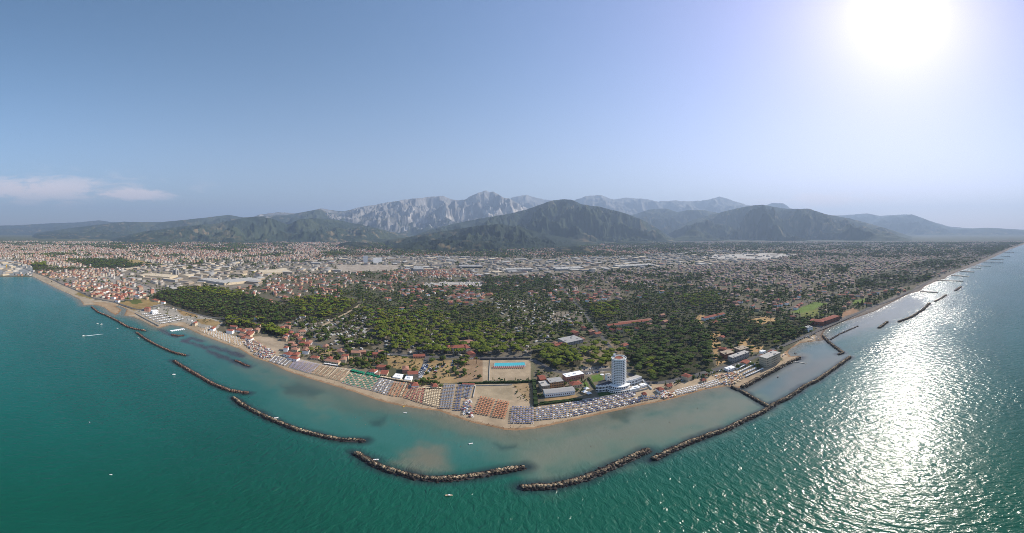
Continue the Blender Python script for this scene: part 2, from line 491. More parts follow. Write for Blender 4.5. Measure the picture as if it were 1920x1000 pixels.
paint([(1032, 585), (1089, 585), (1095, 611), (1040, 611)], 6000, 0, 2200, 3, (0.19, 0.16, 0.12), 'in the holiday park beside the straight road')
paint([(686, 533), (746, 530), (735, 551), (686, 554)], 1800, 0, 2600, 0, zone='in the red roofed hamlet among the woods')
paint([(840, 556), (897, 551), (930, 568), (870, 577)], 2600, 0, 2300, 0, zone='in the red roofed hamlet among the woods')
paint([(500, 538), (537, 533), (530, 545), (524, 562)], 1600, 0, 2700, 0, zone='in the red roofed hamlet left of the woods')
paint([(900, 522), (1040, 518), (1030, 545), (910, 548)], 9000, 2, 250, 0, (0.06, 0.06, 0.035))
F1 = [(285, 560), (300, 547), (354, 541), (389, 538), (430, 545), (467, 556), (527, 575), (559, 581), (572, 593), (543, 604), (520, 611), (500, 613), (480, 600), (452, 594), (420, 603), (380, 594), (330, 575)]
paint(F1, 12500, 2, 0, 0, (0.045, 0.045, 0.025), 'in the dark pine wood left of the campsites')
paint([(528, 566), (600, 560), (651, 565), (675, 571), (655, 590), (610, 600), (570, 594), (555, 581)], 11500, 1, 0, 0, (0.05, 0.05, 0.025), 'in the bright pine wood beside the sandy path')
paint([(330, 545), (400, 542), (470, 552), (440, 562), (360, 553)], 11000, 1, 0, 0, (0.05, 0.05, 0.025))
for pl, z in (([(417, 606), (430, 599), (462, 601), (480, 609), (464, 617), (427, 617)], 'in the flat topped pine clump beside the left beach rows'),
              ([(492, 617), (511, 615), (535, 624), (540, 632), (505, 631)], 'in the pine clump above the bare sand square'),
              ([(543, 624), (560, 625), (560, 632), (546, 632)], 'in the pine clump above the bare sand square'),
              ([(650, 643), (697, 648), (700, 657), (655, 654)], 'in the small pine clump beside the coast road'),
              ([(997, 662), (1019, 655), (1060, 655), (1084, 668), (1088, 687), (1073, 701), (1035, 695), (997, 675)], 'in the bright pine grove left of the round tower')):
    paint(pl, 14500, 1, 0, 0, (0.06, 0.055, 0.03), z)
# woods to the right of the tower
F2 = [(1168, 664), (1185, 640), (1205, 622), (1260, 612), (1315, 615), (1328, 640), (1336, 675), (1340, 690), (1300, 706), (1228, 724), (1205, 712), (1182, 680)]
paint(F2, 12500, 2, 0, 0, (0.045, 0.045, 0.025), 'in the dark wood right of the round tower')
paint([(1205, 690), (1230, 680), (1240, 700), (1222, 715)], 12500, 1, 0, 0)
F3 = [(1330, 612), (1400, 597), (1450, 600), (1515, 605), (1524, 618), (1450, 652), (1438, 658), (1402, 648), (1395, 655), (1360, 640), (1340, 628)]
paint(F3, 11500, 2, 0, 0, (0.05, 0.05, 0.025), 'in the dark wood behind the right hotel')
paint([(1090, 575), (1200, 560), (1330, 555), (1350, 590), (1320, 612), (1230, 612), (1190, 630), (1160, 650), (1110, 600)], 11000, 0, 250, 0, (0.06, 0.06, 0.035), 'in the leafy wood right of the straight road')
paint([(1265, 560), (1340, 552), (1358, 575), (1300, 580)], 12000, 1, 0, 0)
paint([(1100, 575), (1160, 570), (1160, 600), (1115, 605)], 11500, 1, 100, 0)
for pl in ([(1396, 603), (1435, 594), (1462, 600), (1430, 609)], [(1331, 625), (1352, 623), (1352, 655), (1342, 672), (1368, 676), (1345, 688), (1338, 660)],
           [(1384, 642), (1405, 636), (1415, 650), (1388, 656)], [(1305, 592), (1322, 592), (1318, 610), (1308, 606)], [(1408, 655), (1432, 650), (1426, 662), (1410, 662)]):
    paint(pl, 900, 0, 0, 0, (0.36, 0.235, 0.11))
paint([(1481, 588), (1527, 567), (1552, 570), (1512, 589)], 0, 0, 0, 0, (0.115, 0.165, 0.035))
paint([(1500, 589), (1535, 580), (1535, 594), (1505, 598)], 900, 0, 0, 0, (0.14, 0.15, 0.04))
paint([(1600, 565), (1625, 560), (1622, 569), (1600, 572)], 0, 0, 0, 0, (0.12, 0.165, 0.035))
paint([(1575, 590), (1600, 578), (1612, 585), (1580, 600)], 300, 0, 0, 0, (0.28, 0.17, 0.10))
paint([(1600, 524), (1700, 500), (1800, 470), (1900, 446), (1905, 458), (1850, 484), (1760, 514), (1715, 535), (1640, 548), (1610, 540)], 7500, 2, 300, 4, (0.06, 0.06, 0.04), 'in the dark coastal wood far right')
# seafront lots between the road and the beach
paint([(725, 668), (800, 675), (790, 700), (728, 690)], 2600, 0, 0, 0, (0.30, 0.205, 0.095))
paint([(655, 672), (718, 676), (702, 686), (654, 682)], 3000, 0, 0, 0, (0.30, 0.205, 0.095))
paint([(600, 656), (637, 662), (620, 671), (600, 668)], 300, 0, 0, 0, (0.34, 0.25, 0.13))
paint([(575, 650), (600, 653), (598, 660), (572, 657)], 300, 0, 0, 0, (0.34, 0.25, 0.13))
paint([(798, 678), (866, 676), (872, 720), (800, 722), (775, 720)], 6500, 0, 0, 0, (0.31, 0.215, 0.105))
paint([(850, 675), (905, 676), (918, 716), (860, 720), (848, 700)], 6000, 0, 0, 0, (0.26, 0.175, 0.105))
paint([(905, 675), (994, 673), (998, 717), (906, 717)], 0, 0, 0, 0, (0.34, 0.265, 0.175))
paint([(994, 671), (1005, 690), (1006, 762), (998, 762)], 1600, 0, 0, 0, (0.13, 0.12, 0.07))
paint([(958, 722), (1000, 720), (1000, 764), (966, 752)], 600, 0, 0, 0, (0.29, 0.205, 0.115))
paint([(1000, 700), (1060, 695), (1090, 688), (1140, 690), (1215, 715), (1222, 735), (1130, 745), (1090, 752), (1010, 764)], 260, 0, 0, 0, (0.16, 0.135, 0.09))
paint([(1084, 690), (1142, 684), (1146, 696), (1100, 706)], 100, 0, 0, 0, (0.33, 0.28, 0.22))
paint([(1080, 667), (1115, 665), (1112, 677), (1084, 674)], 1500, 0, 0, 0, (0.34, 0.22, 0.11))
paint([(1090, 655), (1150, 640), (1170, 668), (1140, 690), (1090, 688)], 9500, 1, 0, 0, (0.20, 0.16, 0.10), 'beside the road behind the round tower')
paint([(1108, 706), (1127, 703), (1133, 714), (1112, 719)], 150, 0, 0, 0, (0.095, 0.15, 0.03))
paint([(1093, 719), (1100, 717), (1106, 727), (1096, 729)], 0, 0, 0, 0, (0.095, 0.15, 0.03))
paint([(1120, 737), (1160, 737), (1210, 726), (1212, 733), (1125, 748)], 0, 0, 0, 0, (0.05, 0.085, 0.025))
paint([(1022, 747), (1080, 742), (1086, 748), (1022, 757)], 0, 0, 0, 0, (0.30, 0.20, 0.10))
# the sand
BEACH_TOP = [(300, 608), (345, 606), (380, 617), (430, 634), (455, 640), (480, 632), (502, 633), (545, 646), (522, 664), (560, 674), (600, 684), (655, 693), (715, 708), (740, 716), (775, 724), (832, 722), (890, 722), (960, 722), (1000, 764), (1040, 760), (1090, 752), (1190, 737), (1215, 722), (1245, 722), (1290, 716), (1340, 704), (1372, 698), (1400, 694), (1420, 694), (1470, 676), (1462, 668), (1480, 655), (1500, 640), (1530, 628)]
SAND = BEACH_TOP + [(1560, 620), (1600, 640), (1500, 700), (1300, 780), (1000, 830), (800, 800), (500, 720), (300, 650)]
paint(SAND, 0, 0, 0, 0, (0.36, 0.275, 0.18))
paint([(478, 634), (502, 633), (545, 646), (522, 664)], 0, 0, 0, 0, (0.35, 0.275, 0.19))
paint([(886, 722), (962, 722), (962, 752), (900, 748)], 0, 0, 0, 0, (0.32, 0.255, 0.165))
m = (gx > 1530) & (segdist(shore, wx, wy) < 20 + dist * 0.008)
paint(None, 0, 0, 0, 0, (0.17, 0.145, 0.12), mask=m)
sdg = shore_sd(wx.ravel(), wy.ravel()).reshape(shp)
m = sdg < 3.5
RGB[m] = RGB[m] * np.array((0.74, 0.60, 0.50))
Td[sdg < 12] = 0; Hd[sdg < 15] = 0
Blocked = sdg < 12


def block(x, y):
    ix = np.clip(np.round(x - X0).astype(int), 0, shp[1] - 1); iy = np.clip(np.round(y - Y0).astype(int), 0, shp[0] - 1)
    return iy, ix


def block_poly(poly, grow=0.0):
    c = np.mean(np.array(poly), 0)
    q = [tuple(c + (np.array(p) - c) * (1 + grow)) for p in poly]
    Blocked[inside(q, gx, gy)] = True


# ------------------------------------------------------------------ roads
ROADS = [
 ('straight_road', [(1160, 688), (1154, 664), (1143, 651), (1128, 632), (1111, 612), (1098, 592), (1089, 580), (1067, 557), (1056, 541), (1046, 527), (1027, 506), (1010, 490)], 6.5),
 ('coast_road', [(322, 577), (367, 590), (405, 599), (440, 597), (490, 609), (545, 620), (575, 640), (600, 652), (660, 658), (721, 664), (800, 670), (850, 671.5), (900, 672.5), (996, 672), (1040, 701), (1090, 703), (1150, 690), (1188, 706), (1222, 727), (1267, 713), (1362, 689), (1402, 678), (1443, 659), (1470, 649), (1524, 625), (1571, 605), (1601, 592), (1633, 577), (1671, 564), (1720, 541), (1763, 516), (1817, 493), (1866, 473), (1898, 461)], 9),
 ('shore_road', [(20, 494), (62, 511), (89, 521), (116, 534), (151, 549), (173, 560), (216, 568), (262, 584), (297, 573), (322, 577)], 9),
 ('sandy_path', [(605, 612), (615, 607), (663, 581), (675, 572)], 7),
 ('car_park_lane', [(800, 672), (796, 690), (786, 706), (778, 716)], 7),
 ('promenade', [(522, 666), (560, 676), (600, 686), (655, 695), (715, 710), (770, 727)], 4),
 ('railway', [(300, 490), (380, 499), (480, 508), (560, 518), (640, 526), (760, 529), (860, 525), (960, 520), (1060, 513), (1200, 505), (1330, 496), (1450, 490)], 10),
 ('lower_road', [(40, 486), (120, 499), (200, 512), (260, 532), (300, 546), (380, 540), (440, 545)], 8),
 ('suburb_road', [(1475, 583), (1510, 566), (1540, 561), (1560, 552), (1612, 538)], 8),
]
for nm, pl, w in ROADS:
    pts = [tuple(G(*p)[:2]) for p in pl]
    m = segdist(pts, wx, wy) < w * 0.5 + 2.2 + (3 if nm == 'railway' else 0)
    Blocked |= m
    # dense resample then ribbon
    d = [0]
    for a, b in zip(pts[:-1], pts[1:]): d.append(d[-1] + math.hypot(b[0] - a[0], b[1] - a[1]))
    tt = np.linspace(0, d[-1], max(8, int(d[-1] / 14)))
    xs, ys = np.interp(tt, d, [p[0] for p in pts]), np.interp(tt, d, [p[1] for p in pts])
    for _ in range(4):
        xs[1:-1] = (xs[:-2] + 2 * xs[1:-1] + xs[2:]) / 4; ys[1:-1] = (ys[:-2] + 2 * ys[1:-1] + ys[2:]) / 4
    tx, ty = np.gradient(xs), np.gradient(ys)
    L = np.hypot(tx, ty); tx /= L; ty /= L
    zz = 1.56 + 0.012 * len(scn.objects) % 0.1
    V = np.concatenate([np.stack([xs - ty * w / 2, ys + tx * w / 2, np.full(len(xs), zz)], 1), np.stack([xs + ty * w / 2, ys - tx * w / 2, np.full(len(xs), zz)], 1)])
    n = len(xs); i = np.arange(n - 1)
    F = np.stack([i + n, i + n + 1, i + 1, i], 1)
    me = mesh_np(nm, V, [F])
    tag(link(nm, me, M['sandc'] if nm == 'sandy_path' else M['paving'] if nm in ('promenade',) else M['asphalt']), kind='structure')

# ------------------------------------------------------------------ ground: one sheet from the waterline to the far edge of the plain
FAR = 26000.0
pxs = np.concatenate([np.arange(-330, -40, 10), np.arange(-40, 1960, 2.0), np.arange(1960, 2330, 10)])
rows = np.concatenate([HOR + np.degrees(np.arctan(H / np.array([FAR, 20000, 16000, 13000, 11000, 9500, 8400, 7500]))) * S, np.arange(450, 600, 1.0), np.arange(600, 830, 1.5)])
rows = np.unique(rows)
mx, my = np.meshgrid(pxs, rows)
vx, vy = Gn(mx, my)
sdv = shore_sd(vx.ravel(), vy.ravel())
vz = gz(sdv)
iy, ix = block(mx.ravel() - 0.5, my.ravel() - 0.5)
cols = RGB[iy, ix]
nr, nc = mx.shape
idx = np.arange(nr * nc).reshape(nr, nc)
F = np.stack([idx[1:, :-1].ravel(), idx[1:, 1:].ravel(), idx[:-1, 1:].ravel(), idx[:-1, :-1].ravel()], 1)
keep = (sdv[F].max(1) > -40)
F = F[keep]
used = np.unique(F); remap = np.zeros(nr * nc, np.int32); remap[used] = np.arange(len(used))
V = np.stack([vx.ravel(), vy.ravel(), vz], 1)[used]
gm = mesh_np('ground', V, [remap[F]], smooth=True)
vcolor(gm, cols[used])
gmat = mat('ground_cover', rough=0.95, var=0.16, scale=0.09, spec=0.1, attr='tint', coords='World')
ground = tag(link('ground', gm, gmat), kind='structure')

# ------------------------------------------------------------------ breakwaters (lines first: the sea is darker over their submerged feet)
BREAK = [
 ('long thin rock spit running out from the river mouth', [(172, 576), (184, 586), (202, 593), (218, 601), (236, 612), (250, 617), (274, 621)], 6.5, 1.5),
 ('straggling far-left rock breakwater with gaps of dark stone', [(256, 624), (264, 630), (274, 637), (294, 648), (316, 658), (330, 663), (348, 667)], 6.5, 1.8),
 ('slanting rock breakwater second from the left shore', [(326, 677), (336, 684), (360, 698), (380, 710), (400, 721), (430, 733), (466, 738)], 7.5, 2.0),
 ('long slanting rock breakwater with a white boat moored beside it', [(438, 747), (454, 759), (481, 774), (516, 790), (556, 806), (597, 817), (638, 825), (684, 827)], 8, 2.1),
 ('broad curved rock breakwater nearest the camera, bowl shaped', [(667, 850), (683, 860), (704, 872), (729, 882), (758, 890), (787, 897), (819, 899), (860, 897), (902, 891), (944, 883), (983, 877)], 9, 2.3),
 ('broad rock breakwater rising to the right below the beach point', [(977, 915), (999, 914), (1032, 913), (1065, 906), (1098, 897), (1131, 883), (1164, 868), (1197, 853), (1216, 844)], 9.5, 2.3),
 ('very long rock breakwater closing the right lagoon', [(1224, 862), (1254, 847), (1292, 830), (1330, 816), (1362, 806), (1394, 789), (1430, 773), (1451, 759), (1478, 746), (1510, 724), (1530, 715), (1556, 697), (1594, 670)], 8.5, 2.0),
 ('straight rock groyne dividing the right lagoon from the basin', [(1372, 726), (1394, 736), (1416, 749), (1443, 764)], 6.5, 1.8),
 ('sloping rock revetment under the beige hotel terrace', [(1392, 727), (1416, 714), (1443, 699), (1470, 685), (1500, 671)], 10, 2.4),
 ('crooked rock groyne at the far end of the basin', [(1543, 630), (1555, 643), (1568, 653), (1581, 662), (1572, 665)], 8, 1.8),
 ('low broken rock sill running off the crooked groyne', [(1557, 637), (1574, 627), (1592, 619), (1609, 612)], 4, 0.45),
 ('short dark rock breakwater in the glittering water', [(1648, 615.5), (1656, 610), (1664, 604)], 8, 1.8),
 ('long dark rock breakwater beyond the glittering water', [(1685, 604), (1709, 595), (1731, 581), (1743, 569)], 10, 2.0),
 ('low rock breakwater offshore, middle one of the far right', [(1752, 566), (1763, 561), (1774, 553.5)], 10, 1.6),
 ('small rock breakwater farthest offshore on the right', [(1791, 546), (1802, 538)], 12, 2.0),
 ('exposed rocks at the end of the sunken reef by the left beach', [(441, 676), (452, 681), (460, 685), (467, 687)], 5, 0.9),
 ('small reddish rock heap beside the white pontoon', [(322, 628), (333, 630), (344, 629.5)], 8, 1.2),
]
GROYNE = [((1726, 547), (1758, 549)), ((1758, 526), (1806, 528)), ((1783, 517), (1817, 518.6)), ((1801, 509), (1826.5, 510.5)), ((1817, 502.5), (1839, 503.4)),
          ((1822, 498.6), (1858, 499.4)), ((1857, 486.5), (1882, 487.3)), ((1876, 480.4), (1894, 481)), ((1882, 473.5), (1901, 474))]
REEF = [[(304, 619), (318, 627), (333, 632)], [(342, 639), (365, 645), (386, 653)], [(390, 658), (410, 666), (440, 677), (466, 688)], [(395, 650), (430, 660), (450, 668)], [(345, 640), (360, 634), (380, 640)]]
BW = [[tuple(G(*p)[:2]) for p in b[1]] for b in BREAK]
GW = [[tuple(G(*p)[:2]) for p in g] for g in GROYNE]
RW = [[tuple(G(*p)[:2]) for p in r] for r in REEF]

# ------------------------------------------------------------------ sea
spx = np.concatenate([np.arange(-960, -20, 12), np.arange(-20, 1940, 2.0), np.arange(1940, 2881, 12)])
srow = np.unique(np.concatenate([HOR + np.degrees(np.arctan(H / np.array([FAR, 18000, 12000, 8000, 6000]))) * S, np.arange(455, 1010, 2.0), np.arange(1010, 1392, 14), [1391.5]]))
mx, my = np.meshgrid(spx, srow)
vx, vy = Gn(mx, my)
fx, fy = vx.ravel(), vy.ravel()
sds = shore_sd(fx, fy)
px_, py_ = mx.ravel(), my.ravel()
wob = fbm(fx / 40, fy / 40, 5, 4) - 0.5
wob2 = fbm(fx / 14, fy / 14, 15, 4) - 0.5


def soft(poly, blur, w=60):
    """0..1 weight: inside a region of the map, fading over `blur` picture rows, with an irregular edge."""
    pl = poly + [poly[0]]
    qx, qy = px_ + wob * w, py_ + wob2 * w * 0.6
    d = segdist(pl, qx, qy)
    d = np.where(inside(poly, qx, qy), d, -d)
    t = np.clip(d / blur * 0.5 + 0.5, 0, 1)
    return (t * t * (3 - 2 * t))[:, None]


C = np.zeros((len(fx), 3))
lr = np.clip((px_ - 100) / 900, 0, 1)[:, None]
dn = np.clip((py_ - 560) / 380, 0, 1)[:, None]
A_ = np.array
C[:] = (A_((0.004, 0.098, 0.094)) * (1 - dn) + A_((0.003, 0.062, 0.043)) * dn) * (1 - lr) + (A_((0.010, 0.072, 0.070)) * (1 - dn) + A_((0.005, 0.066, 0.042)) * dn) * lr


def blend(w, c):
    C[:] = C * (1 - w) + A_(c) * w


blend(soft([(230, 570), (430, 640), (700, 745), (900, 800), (1000, 815), (1300, 745), (1380, 725), (1460, 755), (1240, 850), (1210, 845), (990, 905), (980, 870), (820, 888), (690, 845), (560, 795), (470, 735), (350, 665), (240, 610)], 40), (0.028, 0.112, 0.098))
blend(soft([(470, 690), (640, 735), (780, 775), (960, 812), (1150, 780), (1375, 728), (1450, 757), (1300, 818), (1230, 845), (1100, 880), (1020, 905), (985, 870), (940, 850), (850, 810), (700, 770), (600, 760)], 34) * 0.85, (0.112, 0.135, 0.100))
blend(soft([(735, 870), (780, 836), (830, 842), (850, 880), (800, 890)], 24) * 0.8, (0.135, 0.120, 0.088))
blend(soft([(985, 880), (1060, 845), (1180, 815), (1330, 800), (1400, 775), (1440, 752), (1380, 735), (1290, 770), (1100, 812), (1010, 850)], 30) * 0.55, (0.138, 0.136, 0.108))
blend(soft([(640, 750), (720, 762), (900, 812), (1000, 845), (950, 850), (820, 800), (680, 775)], 24) * 0.55, (0.025, 0.085, 0.072))
blend(soft([(1400, 730), (1480, 672), (1500, 645), (1545, 640), (1590, 670), (1530, 712), (1450, 755)], 16, 20) * 0.9, (0.075, 0.118, 0.125))
blend(soft([(1480, 690), (1560, 665), (1585, 676), (1500, 725), (1450, 745)], 20, 20) * 0.6, (0.135, 0.125, 0.110))
blend(soft([(1555, 640), (1600, 600), (1700, 555), (1730, 548), (1740, 570), (1680, 603), (1610, 625)], 10, 14) * 0.8, (0.11, 0.12, 0.12))
blend(np.clip(1 - np.abs(sds)[:, None] / (26 + 20 * wob[:, None]), 0, 1) * 0.85, (0.145, 0.125, 0.088))
# weed beds and sunken reefs on the bottom, and a glitter-free calm band painted dark
for pl, k in (([(522, 722), (560, 718), (610, 733), (590, 742), (545, 740)], 0.5), ([(698, 788), (722, 782), (716, 798), (702, 800)], 0.6), ([(1140, 772), (1185, 768), (1178, 792), (1150, 790)], 0.45),
              ([(928, 836), (945, 840), (972, 833), (968, 840), (945, 846)], 0.75), ([(1590, 650), (1760, 640), (1750, 655), (1640, 668)], 0.3)):  # last patch: calm water without sun glitter, darkened in the colour
    blend(soft(pl, 8, 22) * k, (0.012, 0.034, 0.034))
for r in RW:
    d = segdist(r, fx + wob2 * 14, fy + wob2 * 14)
    blend(np.clip(1.3 - d / 9, 0, 1)[:, None] * 0.85, (0.035, 0.028, 0.034))
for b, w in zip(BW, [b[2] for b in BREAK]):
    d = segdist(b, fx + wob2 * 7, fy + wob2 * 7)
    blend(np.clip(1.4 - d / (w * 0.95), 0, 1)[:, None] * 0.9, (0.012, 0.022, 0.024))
streak = (fbm(fx / 300, fy / 90, 40, 4) - 0.5)
C *= (1 + 0.35 * streak + 0.10 * wob2)[:, None]
C = np.clip(C * A_((1.15, 1.12, 1.05)), 0.002, 1)
nr, nc = mx.shape
idx = np.arange(nr * nc).reshape(nr, nc)
F = np.stack([idx[1:, :-1].ravel(), idx[1:, 1:].ravel(), idx[:-1, 1:].ravel(), idx[:-1, :-1].ravel()], 1)
F = F[sds[F].min(1) < 45]
used = np.unique(F); remap = np.zeros(nr * nc, np.int32); remap[used] = np.arange(len(used))
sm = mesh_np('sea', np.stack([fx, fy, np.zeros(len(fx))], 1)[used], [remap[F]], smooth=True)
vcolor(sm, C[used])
calm = np.clip(soft([(300, 600), (700, 735), (960, 800), (1380, 725), (1545, 638), (1700, 550), (1740, 570), (1600, 670), (1450, 765), (1220, 860), (990, 905), (820, 890), (560, 800), (350, 665)], 20, 20)[:, 0], 0, 1)
at = sm.attributes.new('wave', 'FLOAT', 'POINT')
gust = np.clip(0.55 + 1.1 * (fbm(fx / 210, fy / 150, 61, 4) - 0.4), 0.35, 1.25)
at.data.foreach_set('value', ((1 - 0.88 * calm) * gust)[used].astype(np.float32))
smat = bpy.data.materials.new('sea_water'); smat.use_nodes = True
t = smat.node_tree; b = t.nodes['Principled BSDF']
a = nd(t, 'ShaderNodeAttribute', attribute_name='tint'); wv = nd(t, 'ShaderNodeAttribute', attribute_name='wave')
geo = nd(t, 'ShaderNodeNewGeometry')


def wavetex(rot, sx, sy, det, dist_=0.5):
    mp = nd(t, 'ShaderNodeMapping'); mp.inputs['Rotation'].default_value = (0, 0, R(rot)); mp.inputs['Scale'].default_value = (sx, sy, 1)
    t.links.new(geo.outputs['Position'], mp.inputs[0])
    n = nd(t, 'ShaderNodeTexNoise', ins={'Scale': 1.0, 'Detail': det, 'Roughness': 0.55, 'Distortion': dist_})
    t.links.new(mp.outputs[0], n.inputs['Vector'])
    return n.outputs[0]


h1 = wavetex(8, 1 / 5.0, 1 / 10.5, 2.0)
h2 = wavetex(-22, 1 / 2.8, 1 / 5, 3.0)
h3 = wavetex(40, 1 / 1.3, 1 / 2.2, 2.0)
hh = mth(t, 'ADD', mth(t, 'MULTIPLY', h1, 1.7), mth(t, 'ADD', mth(t, 'MULTIPLY', h2, 0.62), mth(t, 'MULTIPLY', h3, 0.17)))
bp = nd(t, 'ShaderNodeBump', ins={'Strength': 1.0, 'Distance': 1.0})
t.links.new(mth(t, 'MULTIPLY', hh, mth(t, 'MULTIPLY', wv.outputs['Fac'], 1.35)), bp.inputs['Height'])
t.links.new(bp.outputs[0], b.inputs['Normal'])
t.links.new(a.outputs['Color'], b.inputs['Base Color'])
b.inputs['Roughness'].default_value = 0.21
b.inputs['IOR'].default_value = 1.33
sea = tag(link('sea', sm, smat), kind='structure')

# ------------------------------------------------------------------ hills and mountains
def mountain(name, crest, dfoot, dcrest, seed, jag=1.0, rock=0, dback=None, cut=436.0, spurs=1.0, dark=1.0):
    """A ridge as real terrain: crest line traced from the photograph at distance dcrest, its flank running down to dfoot."""
    crest = sorted(crest)
    cpx = np.array([c[0] for c in crest], float); cpy = np.array([c[1] for c in crest], float)
    ax = np.arange(cpx[0], cpx[-1] + 0.01, 1.0)
    cy_ = np.interp(ax, cpx, cpy)
    k = np.ones(5) / 5
    cy_ = np.convolve(np.pad(cy_, 2, 'edge'), k, 'valid')
    a = np.radians((ax - 960) / S)
    dback = dback or dcrest * 1.25
    nf, nb = 110, 14
    tt = np.concatenate([np.linspace(0, 1, nf), 1 + np.linspace(0, 1, nb + 1)[1:]])
    cres_d = dcrest * (1 + 0.05 * (fbm(ax / 60, ax * 0 + seed, seed, 3) - 0.5))
    crest_z = H + np.tan(np.radians((HOR - cy_) / S)) * cres_d
    crest_z = np.maximum(crest_z + jag * 40 * (fbm(ax / 9, ax * 0 + 3.3, seed + 3, 4, 0.6) - 0.5), 2)
    D = np.where(tt[:, None] <= 1, dfoot + (cres_d - dfoot)[None] * tt[:, None], cres_d[None] + (dback - cres_d)[None] * (tt[:, None] - 1))
    X, Y = D * np.sin(a)[None], D * np.cos(a)[None]
    f = np.where(tt <= 1, tt ** 1.25, 1 - (tt - 1) ** 1.2)[:, None]
    sc = (dcrest - dfoot)
    wxx = X + 0.12 * sc * (fbm(X / (0.3 * sc), Y / (0.3 * sc), seed + 8, 3) - 0.5); wyy = Y + 0.12 * sc * (fbm(X / (0.3 * sc), Y / (0.3 * sc), seed + 9, 3) - 0.5)
    rd = fbm(wxx / (0.30 * sc), wyy / (0.30 * sc), seed, 8, 0.57, True)
    env = (np.clip(tt, 0, 2) * np.clip(1 - np.abs(tt - 0.0) / 1.0, -1, 1))
    env = np.where(tt <= 1, 4 * tt * (1 - tt), 0.4 * np.minimum(tt - 1, 1))[:, None] ** 0.8
    Z = crest_z[None] * f + spurs * (rd - 0.62) * crest_z[None] * 1.15 * env
    edge = np.clip(np.minimum(np.arange(len(ax)), len(ax) - 1 - np.arange(len(ax))) / 8.0, 0, 1)
    Z = Z * edge[None] - 4 * (1 - edge[None]) - 2.0 * (tt[:, None] == 0) - 30 * (tt[:, None] == 2)
    Z = np.where(tt[:, None] <= 1, np.minimum(Z, H + (crest_z[None] - H) * D / cres_d[None] - (1 - tt[:, None]) * 3), Z)
    nr, nc = X.shape
    idx = np.arange(nr * nc).reshape(nr, nc)
    F = np.stack([idx[:-1, :-1].ravel(), idx[:-1, 1:].ravel(), idx[1:, 1:].ravel(), idx[1:, :-1].ravel()], 1)
    me = mesh_np(name, np.stack([X.ravel(), Y.ravel(), Z.ravel()], 1), [F], smooth=True)
    # natural cover: woodland, paler scrub and clearings, bare rock, quarried marble
    n_a = fbm(X / 420, Y / 420, seed + 20, 5); n_b = fbm(X / 1500, Y / 1500, seed + 30, 4); n_c = fbm(X / 130, Y / 130, seed + 33, 3)
    c = np.zeros(X.shape + (3,)) + A_((0.034, 0.048, 0.033))
    g = np.clip((n_a - 0.5) * 5, 0, 1)[..., None]
    c = c * (1 - g) + A_((0.058, 0.072, 0.042)) * g
    g = (np.clip((n_c - 0.60) * 8, 0, 1) * np.clip((n_b - 0.45) * 6, 0, 1))[..., None]
    c = c * (1 - g * 0.8) + A_((0.20, 0.155, 0.09)) * g * 0.8
    if rock:
        gzr = np.gradient(Z, axis=0) / np.maximum(np.gradient(D, axis=0), 1)
        gxr = np.gradient(Z, axis=1) / (D * np.radians(1 / S))
        slope = np.hypot(gzr, gxr)
        r_ = np.clip((Z / 1000 - 0.45) * 1.6 + (n_a - 0.5) * 3.0 + (slope - 0.6) * 0.8, 0, 1)[..., None] * min(rock, 1)
        c = c * (1 - r_) + A_((0.25, 0.24, 0.225)) * r_ * (0.7 + 0.6 * n_c[..., None])
        if rock > 1:
            pxm, pym = P(X, Y)[0], HOR - np.degrees(np.arctan2(Z - H, D)) * S
            w = np.zeros(X.shape)
            for cx, cyy, rx, ry, s in ((770, 402, 40, 12, .75), (800, 412, 34, 10, .8), (755, 415, 16, 9, .8), (845, 408, 12, 14, .9), (832, 412, 9, 10, 1.0), (880, 402, 30, 12, .7), (925, 398, 34, 11, .9), (965, 394, 24, 9, .9), (730, 423, 16, 8, .9), (755, 428, 12, 7, 1.0), (690, 405, 30, 8, .35), (905, 378, 40, 14, .35), (820, 385, 60, 10, .3)):
                w = np.maximum(w, s * np.exp(-((pxm - cx) / rx) ** 2 - ((pym - cyy) / ry) ** 2))
            q = np.clip((w + (n_c - 0.5) * 1.7 + (n_a - 0.5) * 0.9 - 0.62) * 4.0, 0, 1)[..., None]
            c = c * (1 - q) + A_((0.50, 0.46, 0.41)) * q
    vcolor(me, np.clip(c * dark, 0.005, 1).reshape(-1, 3))
    return tag(link(name, me, terr), kind='structure')


terr = mat('mountain_cover', rough=0.95, var=0.22, scale=0.02, spec=0.05, attr='tint', coords='World')
mountain('distant_mountains', [(930, 400), (960, 370), (985, 365), (1005, 371), (1050, 378), (1080, 374), (1100, 368), (1125, 366), (1150, 374), (1175, 371), (1205, 373), (1235, 378), (1262, 376), (1300, 378), (1330, 374), (1349, 369), (1365, 373), (1385, 380), (1420, 390), (1470, 405), (1530, 425), (1560, 440)], 12000, 18000, 101, 2.4, 0.9, spurs=0.8)
mountain('far_peak', [(1415, 404), (1436, 385), (1447, 381), (1468, 381), (1484, 392), (1510, 408)], 15500, 18500, 111, 1.0, 0.5)
mountain('farthest_ridge', [(1540, 420), (1560, 404), (1580, 404), (1605, 402), (1625, 400), (1650, 405), (1700, 402), (1712, 403), (1735, 412), (1780, 425), (1840, 430), (1905, 430), (2000, 434)], 15500, 20000, 121, 0.8, 0)
mountain('right_far_hill', [(1600, 436), (1640, 412), (1674, 404), (1690, 407), (1709, 402), (1730, 409), (1760, 421), (1792, 430), (1850, 427), (1900, 430), (1990, 437)], 13500, 17000, 125, 0.5, 0)
